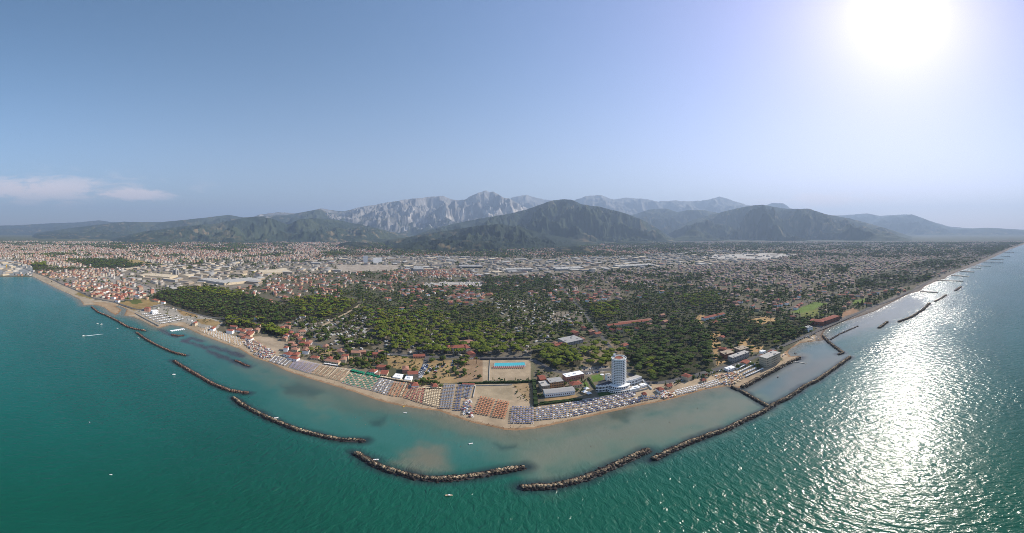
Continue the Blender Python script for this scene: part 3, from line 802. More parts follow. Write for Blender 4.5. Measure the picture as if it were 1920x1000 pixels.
mountain('marble_mountain', [(430, 430), (470, 408), (490, 402), (520, 398), (560, 401), (600, 391), (640, 397), (680, 388), (720, 381), (760, 374), (800, 370), (830, 367), (842, 372), (855, 376), (872, 374), (886, 366), (898, 361), (911, 357), (918, 360), (925, 359), (934, 364), (945, 371), (957, 373), (975, 384), (1010, 400), (1060, 430), (1080, 440)], 9200, 13800, 131, 1.6, 2, spurs=1.2)
mountain('left_ridge', [(60, 438), (130, 428), (230, 416), (300, 417), (340, 413), (380, 409), (430, 403), (455, 408), (500, 405), (540, 403), (600, 392), (640, 408), (700, 420), (770, 432), (800, 440)], 8000, 12000, 141, 0.5, 0)
mountain('low_far_hills', [(-90, 432), (-20, 424), (40, 422), (90, 419), (150, 417), (185, 413), (205, 416), (250, 418), (300, 416), (360, 424), (420, 436)], 14500, 20000, 145, 0.7, 0)
mountain('left_foothills', [(190, 452), (260, 436), (300, 430), (345, 424), (400, 420), (440, 412), (480, 406), (505, 409), (540, 421), (560, 412), (585, 409), (640, 414), (690, 424), (730, 434), (770, 445), (800, 455)], 5500, 8000, 151, 0.7, 0, spurs=1.4)
mountain('valley_hill', [(1120, 440), (1170, 408), (1196, 400), (1222, 392), (1250, 391), (1270, 398), (1290, 394), (1320, 394), (1350, 400), (1400, 430), (1420, 440)], 9000, 12800, 161, 0.6, 0)
mountain('central_hill', [(760, 448), (800, 432), (850, 420), (900, 410), (950, 402), (985, 394), (1010, 385), (1035, 376), (1056, 374), (1072, 375), (1090, 383), (1125, 388), (1165, 398), (1200, 410), (1228, 425), (1250, 440), (1275, 452)], 5100, 8000, 171, 0.7, 0, spurs=1.5)
mountain('right_hill', [(1225, 452), (1260, 432), (1300, 412), (1340, 401), (1380, 391), (1405, 386), (1430, 384), (1470, 391), (1500, 392), (1515, 391), (1545, 401), (1590, 409), (1640, 422), (1680, 434), (1720, 448)], 6300, 10000, 181, 0.7, 0, spurs=1.5)
mountain('near_foothills', [(720, 452), (770, 444), (830, 434), (880, 426), (930, 420), (970, 424), (1010, 436), (1060, 446), (1120, 455), (1180, 464)], 3700, 5200, 191, 0.5, 0, spurs=1.5, dark=0.85)
mountain('wooded_knoll', [(690, 476), (740, 462), (780, 454), (820, 449), (870, 450), (920, 453), (960, 462), (1000, 474)], 3150, 3900, 201, 0.5, 0, spurs=1.5, dark=0.7)
mountain('small_knoll', [(624, 466), (640, 456), (660, 453), (690, 456), (715, 467)], 3800, 4300, 205, 0.4, 0, dark=0.7)
mountain('low_knoll', [(1015, 478), (1045, 468), (1075, 462), (1100, 464), (1125, 477)], 3000, 3350, 207, 0.4, 0, dark=0.7)

# ------------------------------------------------------------------ mesh builder for hand-made things
class MB:
    def __init__(s):
        s.bm = bmesh.new()

    def box(s, x0, x1, y0, y1, z0, z1):
        v = [s.bm.verts.new(p) for p in ((x0, y0, z0), (x1, y0, z0), (x1, y1, z0), (x0, y1, z0), (x0, y0, z1), (x1, y0, z1), (x1, y1, z1), (x0, y1, z1))]
        for f in ((3, 2, 1, 0), (4, 5, 6, 7), (0, 1, 5, 4), (1, 2, 6, 5), (2, 3, 7, 6), (3, 0, 4, 7)):
            s.bm.faces.new([v[i] for i in f])
        return s

    def poly(s, pts, z0, z1):
        n = len(pts)
        lo = [s.bm.verts.new((p[0], p[1], z0)) for p in pts]; hi = [s.bm.verts.new((p[0], p[1], z1)) for p in pts]
        s.bm.faces.new(hi); s.bm.faces.new(lo[::-1])
        for i in range(n):
            s.bm.faces.new((lo[i], lo[(i + 1) % n], hi[(i + 1) % n], hi[i]))
        return s

    def lathe(s, prof, n=32, x=0, y=0, a0=0.0, a1=360.0):
        full = abs(a1 - a0) >= 359.9
        k = n if full else n + 1
        rings = [[s.bm.verts.new((x + r * math.cos(R(a0 + (a1 - a0) * i / n)), y + r * math.sin(R(a0 + (a1 - a0) * i / n)), z)) for i in range(k)] for r, z in prof]
        for a, b in zip(rings[:-1], rings[1:]):
            for i in range(n if full else n):
                j = (i + 1) % k
                s.bm.faces.new((a[i], a[j], b[j], b[i]))
        return s

    def cap(s, r, z, n=32, x=0, y=0):
        s.bm.faces.new([s.bm.verts.new((x + r * math.cos(2 * math.pi * i / n), y + r * math.sin(2 * math.pi * i / n), z)) for i in range(n)])
        return s

    def gable(s, x0, x1, y0, y1, z0, z1, hip=0.0):
        """Pitched roof, ridge along x; hip pulls the ridge ends in."""
        ym = (y0 + y1) / 2
        v = [s.bm.verts.new(p) for p in ((x0, y0, z0), (x1, y0, z0), (x1, y1, z0), (x0, y1, z0), (x0 + hip, ym, z1), (x1 - hip, ym, z1))]
        for f in ((0, 1, 5, 4), (2, 3, 4, 5), (1, 2, 5), (3, 0, 4), (3, 2, 1, 0)):
            s.bm.faces.new([v[i] for i in f])
        return s

    def tube(s, a, b, r0, r1, n=6):
        a, b = Vector(a), Vector(b)
        d = (b - a).normalized(); u = d.orthogonal().normalized(); w = d.cross(u)
        A = [s.bm.verts.new(a + (u * math.cos(2 * math.pi * i / n) + w * math.sin(2 * math.pi * i / n)) * r0) for i in range(n)]
        B = [s.bm.verts.new(b + (u * math.cos(2 * math.pi * i / n) + w * math.sin(2 * math.pi * i / n)) * r1) for i in range(n)]
        for i in range(n):
            s.bm.faces.new((A[i], A[(i + 1) % n], B[(i + 1) % n], B[i]))
        s.bm.faces.new(A[::-1]); s.bm.faces.new(B)
        return s

    def mesh(s, name, m=None, bevel=0.0):
        if bevel:
            bmesh.ops.bevel(s.bm, geom=s.bm.edges[:], offset=bevel, segments=1, affect='EDGES')
        bmesh.ops.recalc_face_normals(s.bm, faces=s.bm.faces)
        me = bpy.data.meshes.new(name)
        s.bm.to_mesh(me); s.bm.free()
        if m: me.materials.append(m)
        return me

    def build(s, name, m, parent=None, bevel=0.0):
        return link(name, s.mesh(name, m, bevel), None, parent)


GZ = 1.5
win_me = {}


def window_mesh(w, h):
    k = (round(w, 1), round(h, 1))
    if k not in win_me:
        win_me[k] = MB().box(-w / 2, w / 2, -0.05, 0.08, 0, h).mesh('window', M['glass'])
    return win_me[k]


def add_window(root, x, y, z, w, h, rz=0):
    o = link('window', window_mesh(w, h), None, root)
    o.location = (x, y, z); o.rotation_euler = (0, 0, rz)
    return o


def building(name, label, cat, p0, p1, depth, h, wall='white', roof='terra', kind='flat', nwin=0, floors=1, rh=2.6, group=None, winw=1.3, winh=1.5, side=0, over=0.5, hip=None, base=GZ):
    """p0 -> p1: foot of the facade facing the camera, left to right in the photograph; depth runs away from the camera."""
    a, b = G(*p0, base), G(*p1, base)
    w = (b - a).length
    rz = math.atan2(b.y - a.y, b.x - a.x)
    e = empty(name, (a + b) / 2, rz, label, cat, group)
    MB().box(-w / 2, w / 2, 0, depth, -0.6, h).build('wall', M[wall], e)
    if kind == 'flat':
        m = MB().box(-w / 2 - 0.15, w / 2 + 0.15, -0.15, depth + 0.15, h, h + 0.35)
        for _ in range(2 + int(w * depth / 260)):
            x = rnd.uniform(-w / 2 + 2, w / 2 - 2); y = rnd.uniform(1, max(1.5, depth - 3)); q = rnd.uniform(0.6, 1.6)
            m.box(x - q, x + q, y, y + q * 1.4, h + 0.34, h + 0.35 + q)
        m.build('roof', M[roof], e)
    else:
        hp = (depth / 2 if hip is None else hip) if kind == 'hip' else 0.0
        hp = min(hp, w * 0.45)
        MB().gable(-w / 2 - over, w / 2 + over, -over, depth + over, h, h + rh, hp).build('roof', M[roof], e)
        if kind == 'gable':
            for sx in (-1, 1):
                pass
    if nwin:
        fh = h / floors
        for f in range(floors):
            for i in range(nwin):
                add_window(e, -w / 2 + w * (i + 0.5) / nwin, -0.02, f * fh + fh * 0.32, min(winw, w / nwin * 0.7), min(winh, fh * 0.55))
            for i in range(side):
                add_window(e, w / 2 + 0.02, depth * (i + 0.5) / side, f * fh + fh * 0.32, min(winw, depth / side * 0.7), min(winh, fh * 0.55), R(90))
                add_window(e, -w / 2 - 0.02, depth * (i + 0.5) / side, f * fh + fh * 0.32, min(winw, depth / side * 0.7), min(winh, fh * 0.55), R(-90))
    c, s_ = math.cos(rz), math.sin(rz)
    q = []
    for x, y in ((-w / 2 - 3, -3), (w / 2 + 3, -3), (w / 2 + 3, depth + 2), (-w / 2 - 3, depth + 2)):
        X, Y = e.location.x + x * c - y * s_, e.location.y + x * s_ + y * c
        u, v = P(X, Y); q.append((float(u), float(v)))
    block_poly(q)
    return e


# ------------------------------------------------------------------ the round white tower and its wings
TB = G(1160.5, 727.5, GZ)
away = math.atan2(TB.y, TB.x)
tw = empty('round_tower', TB, away - R(90), 'tall round white tower with rows of small square windows above a curved apron', 'tower')
TR, TH = 9.3, 46.5
m = MB().lathe([(TR, -0.5), (TR, TH)], 64)
m.lathe([(TR, TH), (TR - 0.4, TH), (TR - 0.4, TH - 1.2)], 64)
m.build('shaft', M['white'], tw)
MB().lathe([(TR - 0.42, TH - 0.9), (5.4, TH - 0.9), (5.4, TH - 0.2), (5.0, TH - 0.2), (5.0, TH - 0.6)], 48).build('roof_terrace', M['palegrey'], tw)
MB().cap(4.98, TH - 0.7, 40).build('roof_court', M['terra'], tw)
MB().box(-6.8, -4.3, 4.6, 7.0, TH - 0.9, TH + 2.4).build('roof_turret', M['white'], tw)
fl = 43.4 / 17
wme = MB().box(-0.62, 0.62, -0.06, 0.1, 0, 1.35).mesh('window', M['glass'])
rest = MB()
slots = []
for f in range(17):
    for k in range(24):
        an = R(k * 15 + 7.5)
        slots.append((abs(math.sin((an + R(90)) / 2)), f, an))
slots.sort(key=lambda q: (round(q[0], 3), q[1]))
for i, (q, f, an) in enumerate(slots):
    loc = Vector((TR * math.cos(an), TR * math.sin(an), 2.2 + f * fl))
    if i < 100:
        o = link('window', wme, None, tw); o.location = loc; o.rotation_euler = (0, 0, an + R(90))
    else:
        t_ = Vector((-math.sin(an), math.cos(an), 0)); n_ = Vector((math.cos(an), math.sin(an), 0))
        vs_ = [rest.bm.verts.new(loc + t_ * sx * 0.62 + n_ * sy + Vector((0, 0, sz))) for sz in (0, 1.35) for sx, sy in ((-1, -0.1), (1, -0.1), (1, 0.06), (-1, 0.06))]
        for ff in ((0, 1, 5, 4), (1, 2, 6, 5), (2, 3, 7, 6), (3, 0, 4, 7), (4, 5, 6, 7)):
            rest.bm.faces.new([vs_[j] for j in ff])
tag(rest.build('window_grid', M['glass'], tw), kind='stuff')
# apron: two low curved storeys facing the sea
ap = MB()
ap.lathe([(17.5, -0.5), (17.5, 3.6), (17.9, 3.6), (17.9, 4.1), (14.0, 4.1), (14.0, 8.0), (14.4, 8.0), (14.4, 8.5), (TR - 0.3, 8.5)], 40, a0=-172, a1=-8)
ap.build('apron', M['white'], tw)
for z, r, n, hh_ in ((1.0, 17.5, 17, 1.9), (5.2, 14.0, 14, 2.1)):
    for i in range(n):
        an = R(-168 + 156 * (i + 0.5) / n)
        add_window(tw, r * math.cos(an), r * math.sin(an), z, 1.6, hh_, an + R(90))
MB().lathe([(17.2, 4.12), (14.1, 4.12)], 40, a0=-172, a1=-8).build('terrace_floor', M['paving'], tw)
block_poly([(1136, 745), (1185, 745), (1185, 715), (1138, 715)])


def wing(name, label, pts, depth, h, roofm, n):
    """A bent two-storey wing along a polyline of picture points (foot of its sea front)."""
    q = [G(*p, GZ) for p in pts]
    c = sum((v for v in q), Vector()) / len(q)
    e = empty(name, c, 0, label, 'wing building')
    inn = []
    for i, v in enumerate(q):
        d = (q[min(i + 1, len(q) - 1)] - q[max(i - 1, 0)]).normalized()
        inn.append(v + Vector((-d.y, d.x, 0)) * depth)
    poly = [(v.x - c.x, v.y - c.y) for v in q + inn[::-1]]
    MB().poly(poly, -0.6, h).build('wall', M['white'], e)
    cc = Vector((sum(p[0] for p in poly) / len(poly), sum(p[1] for p in poly) / len(poly), 0))
    ins = [(cc.x + (p[0] - cc.x) * 0.985, cc.y + (p[1] - cc.y) * 0.985) for p in poly]
    MB().poly(ins, h, h + 0.3).build('roof', M[roofm], e)
    tot = sum((q[i + 1] - q[i]).length for i in range(len(q) - 1))
    for i in range(len(q) - 1):
        d = (q[i + 1] - q[i]); L = d.length; d.normalize(); nrm = Vector((d.y, -d.x, 0))
        k = max(1, round(n * L / tot))
        for j in range(k):
            p = q[i] + d * L * (j + 0.5) / k - c
            for z, hh_ in ((0.9, 2.4), (5.3, 2.4)):
                add_window(e, p.x + nrm.x * 0.03, p.y + nrm.y * 0.03, z, 1.35, hh_, math.atan2(d.y, d.x))
            MB().box(p.x - 0.5, p.x + 0.5, p.y - 0.5, p.y + 0.5, h - 0.05, h + 0.9).build('merlon', M['white'], e)
    block_poly([tuple(map(float, P(c.x + p[0], c.y + p[1]))) for p in poly], 0.2)
    return e


wing('curved_wing', 'curved white two-storey wing with a dark roof on the left of the round tower', [(1117, 735.5), (1122, 736.2), (1130, 735.6), (1141, 733.6), (1151, 731)], 12, 9.5, 'darkroof', 12)
wing('curved_wing', 'curved white two-storey wing with a pale roof on the right of the round tower', [(1174, 727), (1184, 725.2), (1195, 721.8), (1203, 718.2)], 8.5, 10, 'palegrey', 11)
building('annex', 'small white block tucked behind the dark roofed wing', 'annex', (1139, 716), (1147, 714.5), 8, 9, 'white', 'palegrey', nwin=2, floors=2)
building('villa', 'long low white building with grey roof, dry lawn and clipped hedges before it', 'building', (1022, 746), (1078, 740), 12, 6.2, 'white', 'grey', 'gable', 14, 1, 1.6, side=3)
building('school_block', 'ochre three-storey block beside the long low white building', 'building', (1031, 731), (1056.6, 727.5), 14, 10.5, 'ochre', 'grey', nwin=8, floors=3, side=4)
building('school_block', 'cream grey flat roofed block joined to the ochre block', 'building', (1016, 735), (1031, 733), 15, 8.5, 'sandy', 'palegrey', nwin=4, floors=2, side=3)
building('shed', 'low shed with red tiled roof behind the cream grey block', 'shed', (1013, 719.5), (1024, 718), 14, 6, 'brick', 'terra', 'gable', 3)
building('pavilion', 'long pink pavilion with a flat white roof below the pine grove', 'building', (1062, 716.5), (1095, 709.5), 12, 7.5, 'pink', 'white', nwin=10, floors=1)
building('lodge', 'small lodge with hipped terracotta roof between lawn and white building', 'house', (1073, 729), (1091, 726), 11, 5, 'cream', 'terra', 'hip', 4, 1, 2.6, side=2)
for p0, p1, w_ in (((1181, 735.5), (1201, 730.2), 'long white flat canopy beside the pale wing'), ((1203, 728), (1213, 725.6), 'short white flat canopy right of the long one')):
    building('canopy_shed', w_, 'canopy', p0, p1, 7, 3, 'white', 'white')
# peaked marquees
for i, (px, py) in enumerate(((1096, 737.5), (1104, 740.5), (1099.5, 731.5))):
    lab = ['white peaked marquee on the lawn path, left of its trio', 'white peaked marquee nearest the sea beside the long white building', 'white peaked marquee farthest from the sea in its trio'][i]
    e = empty('marquee', G(px, py, GZ), R(20), lab, 'marquee', 'marquees on the lawn')
    MB().lathe([(4.2, 2.6), (2.2, 3.4), (0.2, 5.2)], 4, a0=45, a1=405).build('canopy', M['cv_whitec'], e)
    for sx in (-1, 1):
        for sy in (-1, 1):
            MB().tube((sx * 2.9, sy * 2.9, -0.3), (sx * 2.9, sy * 2.9, 2.7), 0.08, 0.08).build('post', M['metal'], e)
# fountain mast on the lawn
e = empty('mast', G(1129, 703, GZ), 0, 'thin white mast rising from a round white basin beside the lawn', 'mast')
MB().lathe([(2.6, -0.4), (2.6, 0.7), (2.2, 0.7), (2.2, 0.5), (0.3, 0.5)], 20).build('basin', M['white'], e)
MB().tube((0, 0, 0.3), (0, 0, 13), 0.28, 0.14, 8).build('pole', M['white'], e)

# ------------------------------------------------------------------ pool court
pa, pb, pc_, pd = [G(*p, GZ) for p in ((926.5, 689.5), (985, 688), (983.5, 680), (927.5, 681))]
pc = (pa + pb + pc_ + pd) / 4
e = empty('swimming_pool', pc, 0, 'rectangular turquoise swimming pool in the sandy court', 'pool')
q = [(v - pc) for v in (pa, pb, pc_, pd)]
MB().poly([(v.x * 1.0, v.y * 1.0) for v in q], 0.02, 0.16).build('pool_water', M['pool'], e)
rim = MB()
for a, b in zip(q, q[1:] + q[:1]):
    d = (b - a).normalized(); n_ = Vector((d.y, -d.x, 0)) * 1.3
    rim.poly([(a.x, a.y), (a.x + n_.x, a.y + n_.y), (b.x + n_.x, b.y + n_.y), (b.x, b.y)][::-1], 0.0, 0.30)
rim.build('pool_rim', M['paving'], e)

# ------------------------------------------------------------------ other landmark buildings
building('hotel', 'three-storey cream hotel with red hipped roof among the pines', 'hotel', (847, 663.5), (873, 662), 13, 10.5, 'cream', 'terra', 'hip', 8, 3, 3.2, side=3)
building('hotel_wing', 'projecting wing with red hipped roof on the right end of the cream hotel', 'hotel wing', (873.6, 664), (882, 662.8), 20, 10.5, 'cream', 'terra', 'hip', 3, 3, 3, side=4)
building('hotel_wing', 'projecting wing with red hipped roof on the left end of the cream hotel', 'hotel wing', (839, 663), (846, 662.6), 17, 9, 'cream', 'terra', 'hip', 2, 3, 3, side=3)
building('house', 'broad pale terracotta roof close behind the cream hotel', 'house', (864, 650), (892, 648), 18, 6, 'cream', 'terrapale', 'hip', 6, 2)
building('house', 'long low house with red roof at the head of the car park lane', 'house', (775, 672.5), (797, 672), 9, 3.8, 'pink', 'terra', 'gable', 5)
building('beach_club', 'white beach club with orange hipped roof above the red umbrellas', 'beach club', (772, 729.5), (785, 728.6), 11, 4.5, 'white', 'terra', 'hip', 4)
building('beach_club', 'small beach club with orange roof above the cream umbrellas', 'beach club', (811, 731), (821, 730), 10, 4.2, 'cream', 'terra', 'hip', 3)
building('cabin_row', 'long low cabin row with orange roof above the blue umbrellas', 'cabin row', (867, 724.2), (889, 725), 4, 3, 'white', 'terra', 'gable', 0, rh=0.9)
for nm, lab, p0, p1, d, h, w_, r_, k in (
    ('beach_club', 'red roofed beach club above the left end of the green umbrellas', (691, 701), (702, 703), 11, 4, 'white', 'terra', 'hip'),
    ('beach_club', 'pair-roofed orange beach club beside the green shade tents', (703, 706), (711, 707.5), 10, 4, 'cream', 'terrapale', 'hip'),
    ('beach_club', 'red roofed beach club with long gable behind the blue grey umbrellas', (713, 706), (725, 707), 15, 4, 'cream', 'terra', 'gable'),
    ('beach_club', 'white flat roofed beach club behind the orange umbrellas', (736, 712), (751, 714), 13, 4, 'white', 'white', 'flat'),
    ('beach_club', 'white flat roofed club with long pergola by the car park', (758, 716), (771, 717), 16, 3.5, 'white', 'white', 'flat'),
    ('beach_club', 'terracotta roofed club above the white umbrellas, left one of a pair', (531, 668), (543, 672), 14, 5, 'white', 'terra', 'hip'),
    ('beach_club', 'terracotta roofed club above the white umbrellas, right one of a pair', (541, 675.5), (556, 679), 10, 4.5, 'white', 'terra', 'hip'),
    ('beach_club', 'faded roofed club behind the white umbrella rows', (545, 659), (557, 661), 12, 4.5, 'cream', 'terrapale', 'hip'),
    ('beach_club', 'low red roofed club above the lavender umbrellas', (581, 674.5), (596, 676.5), 9, 4, 'cream', 'terra', 'hip'),
    ('beach_club', 'long tan roofed club above the tan umbrellas', (607, 680), (634, 685), 9, 4, 'cream', 'terrapale', 'hip'),
    ('house', 'red roofed house standing above the bare sand square', (560, 650), (580, 651), 13, 5.5, 'pink', 'terra', 'hip'),
    ('house', 'cream house with orange hipped roof beside the pine clump', (560, 629), (573, 629), 12, 8, 'cream', 'terrapale', 'hip'),
    ('beach_club', 'orange roofed club below the flat topped pines, leftmost', (447, 632), (457, 634), 12, 4, 'cream', 'terrapale', 'gable'),
    ('beach_club', 'red roofed club below the flat topped pines, middle one', (459, 629), (471, 631), 13, 5, 'cream', 'terra', 'hip'),
    ('beach_club', 'orange roofed club below the flat topped pines, nearest the sea', (459, 638), (470, 640), 12, 4, 'white', 'terrapale', 'gable'),
    ('kiosk', 'round-fronted kiosk with red roof on the sand beside the tower beach', (1205, 745), (1213, 744), 6, 3.2, 'white', 'terra', 'hip'),
    ('kiosk', 'red roofed beach bar at the right end of the tower umbrellas', (1236, 738), (1246, 735.5), 9, 4, 'white', 'terra', 'hip'),
    ('kiosk', 'small red roofed bar beside the right coast road', (1253, 730), (1261, 727.5), 7, 3.2, 'cream', 'terra', 'gable'),
    ('kiosk', 'orange roofed hut behind the white umbrella rows on the right', (1317, 718.5), (1325, 716), 6, 3, 'cream', 'terra', 'hip'),
    ('pool_house', 'grey flat roofed hall with dark glass near the straight road', (1063, 650), (1094, 643), 30, 7, 'grey', 'grey', 'flat'),
    ('barrack', 'very long low building with red roof deep in the right wood', (1140, 616), (1216, 606), 11, 5.5, 'cream', 'terra', 'gable'),
    ('barrack', 'second long red roofed building behind the very long one', (1160, 611), (1222, 604), 10, 5.5, 'cream', 'terrapale', 'gable'),
    ('barrack', 'white barrack with red gable roof above the tan clearing', (1322, 602), (1360, 593), 14, 6, 'white', 'terra', 'gable'),
    ('institute', 'red roofed brick institute by the coast road, left wing', (1517, 609), (1543, 611.5), 20, 9, 'brick', 'terra', 'hip'),
    ('institute', 'red roofed brick institute by the coast road, right wing', (1548, 609), (1575, 599.5), 18, 9, 'brick', 'terra', 'hip'),
    ('watch_house', 'small square white house beside the right coast road', (1514.6, 622.5), (1523.5, 620), 10, 9, 'white', 'palegrey', 'flat'),
    ('hotel_annex', 'brown block with terrace roof behind the right bathing rows', (1359, 674), (1377, 669.5), 15, 8.5, 'brick', 'sandy', 'flat'),
    ('hotel_annex', 'grey stepped block between the wood and the beige hotel', (1374, 681), (1405, 669.5), 11, 9, 'grey', 'palegrey', 'flat'),
    ('hotel_annex', 'sandy low block behind the grey stepped block', (1388, 665), (1404, 660), 16, 8, 'sandy', 'sandy', 'flat'),
    ('canopy_shed', 'square white canopy at the left end of the bathing rows', (1366, 698), (1379, 693.5), 9, 4, 'white', 'white', 'flat'),
    ('house', 'red roofed house on the left shore beside the dry field', (270, 584), (279, 585), 14, 9, 'pink', 'terra', 'hip'),
    ('beach_club', 'square white two-storey club on the left terraces', (286, 590), (297, 589), 14, 8, 'white', 'white', 'flat'),
):
    wd = abs(p1[0] - p0[0])
    building(nm, lab, {'beach_club': 'beach club', 'pool_house': 'hall', 'watch_house': 'house', 'hotel_annex': 'hotel annex', 'canopy_shed': 'canopy'}.get(nm, nm), p0, p1, d, h, w_, r_, k,
             max(2, min(16, int(wd / 3))), 1 if h < 7 else 2 if h < 10.5 else 3, side=2 if h > 7 else 0)
building('beige_hotel', 'large square beige hotel on the sea wall with a pale roof terrace', 'hotel', (1438, 689), (1463.5, 677), 15, 15, 'cream', 'palegrey', nwin=12, floors=4, side=4)
building('roof_pavilion', 'pale rooftop block on the left end of the beige hotel', 'pavilion', (1429.5, 663.5), (1436, 661), 7, 2.6, 'white', 'white', base=GZ + 15.36, nwin=2)
building('white_block', 'tall white slab block on the far plain, left one of two', 'tower block', (681, 493), (689.5, 493), 18, 46, 'white', 'palegrey', nwin=7, floors=10, winw=1.6)
building('white_block', 'broad white slab block on the far plain, right one of two', 'tower block', (700, 494.4), (716, 494), 18, 36, 'white', 'palegrey', nwin=9, floors=8, winw=1.6)
for lab, p0, p1, d, h, w_, r_ in (
    ('huge pale warehouse above the dark pine wood, right bay', (421, 535.5), (489, 528), 75, 9, 'cream', 'palegrey'),
    ('huge pale warehouse above the dark pine wood, left bay', (372, 527), (419, 535), 55, 8, 'palegrey', 'palegrey'),
    ('long pale warehouse right of the huge pair', (492, 515), (548, 513), 110, 9, 'cream', 'cream'),
    ('pale blue white warehouse on the plain beyond the red roofed quarter', (775, 509), (794, 509), 150, 11, 'palegrey', 'grey'),
    ('dark fronted factory hall on the plain near the white slab blocks', (860, 503), (905, 503), 80, 9, 'darkroof', 'grey'),
    ('large cream factory hall behind the left seaside quarter', (270, 520), (318, 524), 80, 9, 'cream', 'cream'),
    ('long white factory hall on the right of the industrial belt', (1044, 508), (1096, 506), 90, 9, 'palegrey', 'palegrey'),
    ('long white factory hall farther right on the industrial belt', (1160, 503), (1230, 499), 80, 9, 'palegrey', 'palegrey'),
    ('long grey factory hall at the middle of the industrial belt', (950, 509), (1000, 508), 70, 9, 'grey', 'palegrey'),
):
    building('warehouse', lab, 'warehouse', p0, p1, d, h, w_, r_, 'flat', 8)
# factory silos and a quay crane
for i, (px, py, hh_) in enumerate(((326, 516, 24), (330, 516.5, 30), (334, 516, 22))):
    e = empty('silo', G(px, py, GZ), 0, ['grey silo left of the tallest silo', 'tallest grey silo of the factory group', 'grey silo right of the tallest silo'][i], 'silo', 'silos at the factory')
    MB().lathe([(5, -0.5), (5, hh_), (0.3, hh_ + 2.5)], 14).build('tank', M['grey'], e)
e = empty('quay_crane', G(12, 506, GZ), R(20), 'yellow harbour crane standing on the far left quay', 'crane')
m = MB()
for sx in (-4, 4):
    for sy in (-4, 4): MB().tube((sx, sy, -0.5), (sx * 0.4, sy * 0.4, 22), 0.9, 0.7).build('leg', M['yellow'], e)
m.box(-3, 3, -3, 3, 20, 25); m.build('gantry', M['yellow'], e)
MB().tube((0, 0, 24), (20, 8, 42), 1.0, 0.5).build('jib', M['yellow'], e)

# clipped hedges and low walls near the tower and the courts
def hedge(label, pts, w=1.6, h=2.0, name='hedge', cat='hedge', m_='hedge'):
    q = [G(*p, GZ) for p in pts]
    c = q[0].copy()
    mb = MB()
    for a, b in zip(q[:-1], q[1:]):
        d = (b - a); L = d.length; d.normalize(); n_ = Vector((-d.y, d.x, 0)) * w / 2
        k = max(1, int(L / 2.5)) if m_ == 'hedge' else 1
        for j in range(k):
            s0, s1 = a + d * L * j / k - c, a + d * L * (j + 1) / k - c
            g_ = 0.8 + 0.4 * rnd.random() if m_ == 'hedge' else 1
            mb.poly([(s0.x - n_.x * g_, s0.y - n_.y * g_), (s1.x - n_.x * g_, s1.y - n_.y * g_), (s1.x + n_.x * g_, s1.y + n_.y * g_), (s0.x + n_.x * g_, s0.y + n_.y * g_)], -0.4, h * (0.8 + 0.4 * rnd.random() if m_ == 'hedge' else 1))
    o = mb.build(name, M[m_])
    o.location = c
    return tag(o, label, cat)


hedge('tall dark hedge dividing the dry lot from the white building', [(1001, 716), (1003, 740), (1005, 763)], 4, 4)
hedge('long clipped hedge along the beach in front of the long white building', [(1012, 760), (1050, 755), (1092, 750)], 2.5, 2)
hedge('clipped hedge directly below the dry lawn', [(1012, 756.5), (1080, 749)], 2, 1.6)
hedge('ragged dark hedge along the lower edge of the pool court', [(906, 719), (940, 718.5), (975, 718), (998, 716)], 3, 3)
hedge('dark hedge above the car park', [(860, 719.5), (906, 719.5)], 3, 2)
hedge('hedge row beside the path left of the lawn', [(1103, 709), (1111, 722), (1117, 730)], 2, 1.8)
hedge('pale sea wall below the tower gardens', [(1092, 752), (1140, 744.5), (1190, 736), (1215, 730)], 0.6, 2.2, 'garden_wall', 'wall', 'palegrey')
hedge('straight white wall running from the pale wing to the beach', [(1205, 714), (1213, 722), (1222, 731)], 0.6, 2.2, 'garden_wall', 'wall', 'white')
hedge('pale wall round the left side of the pool court', [(919, 676), (918, 690), (917, 716)], 0.5, 1.4, 'garden_wall', 'wall', 'palegrey')
hedge('dark boundary wall between pool court and coast road', [(900, 675.3), (960, 674.6), (994, 674)], 0.6, 3.0, 'garden_wall', 'wall', 'darkroof')
hedge('pale wall on the upper and left edge of the bare sand lot', [(887, 746), (892, 724), (960, 722.5)], 0.6, 1.5, 'garden_wall', 'wall', 'palegrey')
hedge('pale sea wall along the left bathing terraces', [(253, 588), (275, 600), (298, 612)], 0.8, 2, 'garden_wall', 'wall', 'palegrey')

# ------------------------------------------------------------------ breakwaters
cube = A_([(-1, -1, -1), (1, -1, -1), (1, 1, -1), (-1, 1, -1), (-1, -1, 1), (1, -1, 1), (1, 1, 1), (-1, 1, 1)], float)
cubeF = A_([(3, 2, 1, 0), (4, 5, 6, 7), (0, 1, 5, 4), (1, 2, 6, 5), (2, 3, 7, 6), (3, 0, 4, 7)])
rocks = []
for k in range(8):
    v = cube * (0.55 + 0.5 * rng.random((8, 3)))
    r_ = rng.uniform(-0.7, 0.7, 3)
    cx_, sx_ = math.cos(r_[0]), math.sin(r_[0])
    v = np.stack([v[:, 0], v[:, 1] * cx_ - v[:, 2] * sx_, v[:, 1] * sx_ + v[:, 2] * cx_], 1)
    rocks.append((v, [cubeF], ['a']))


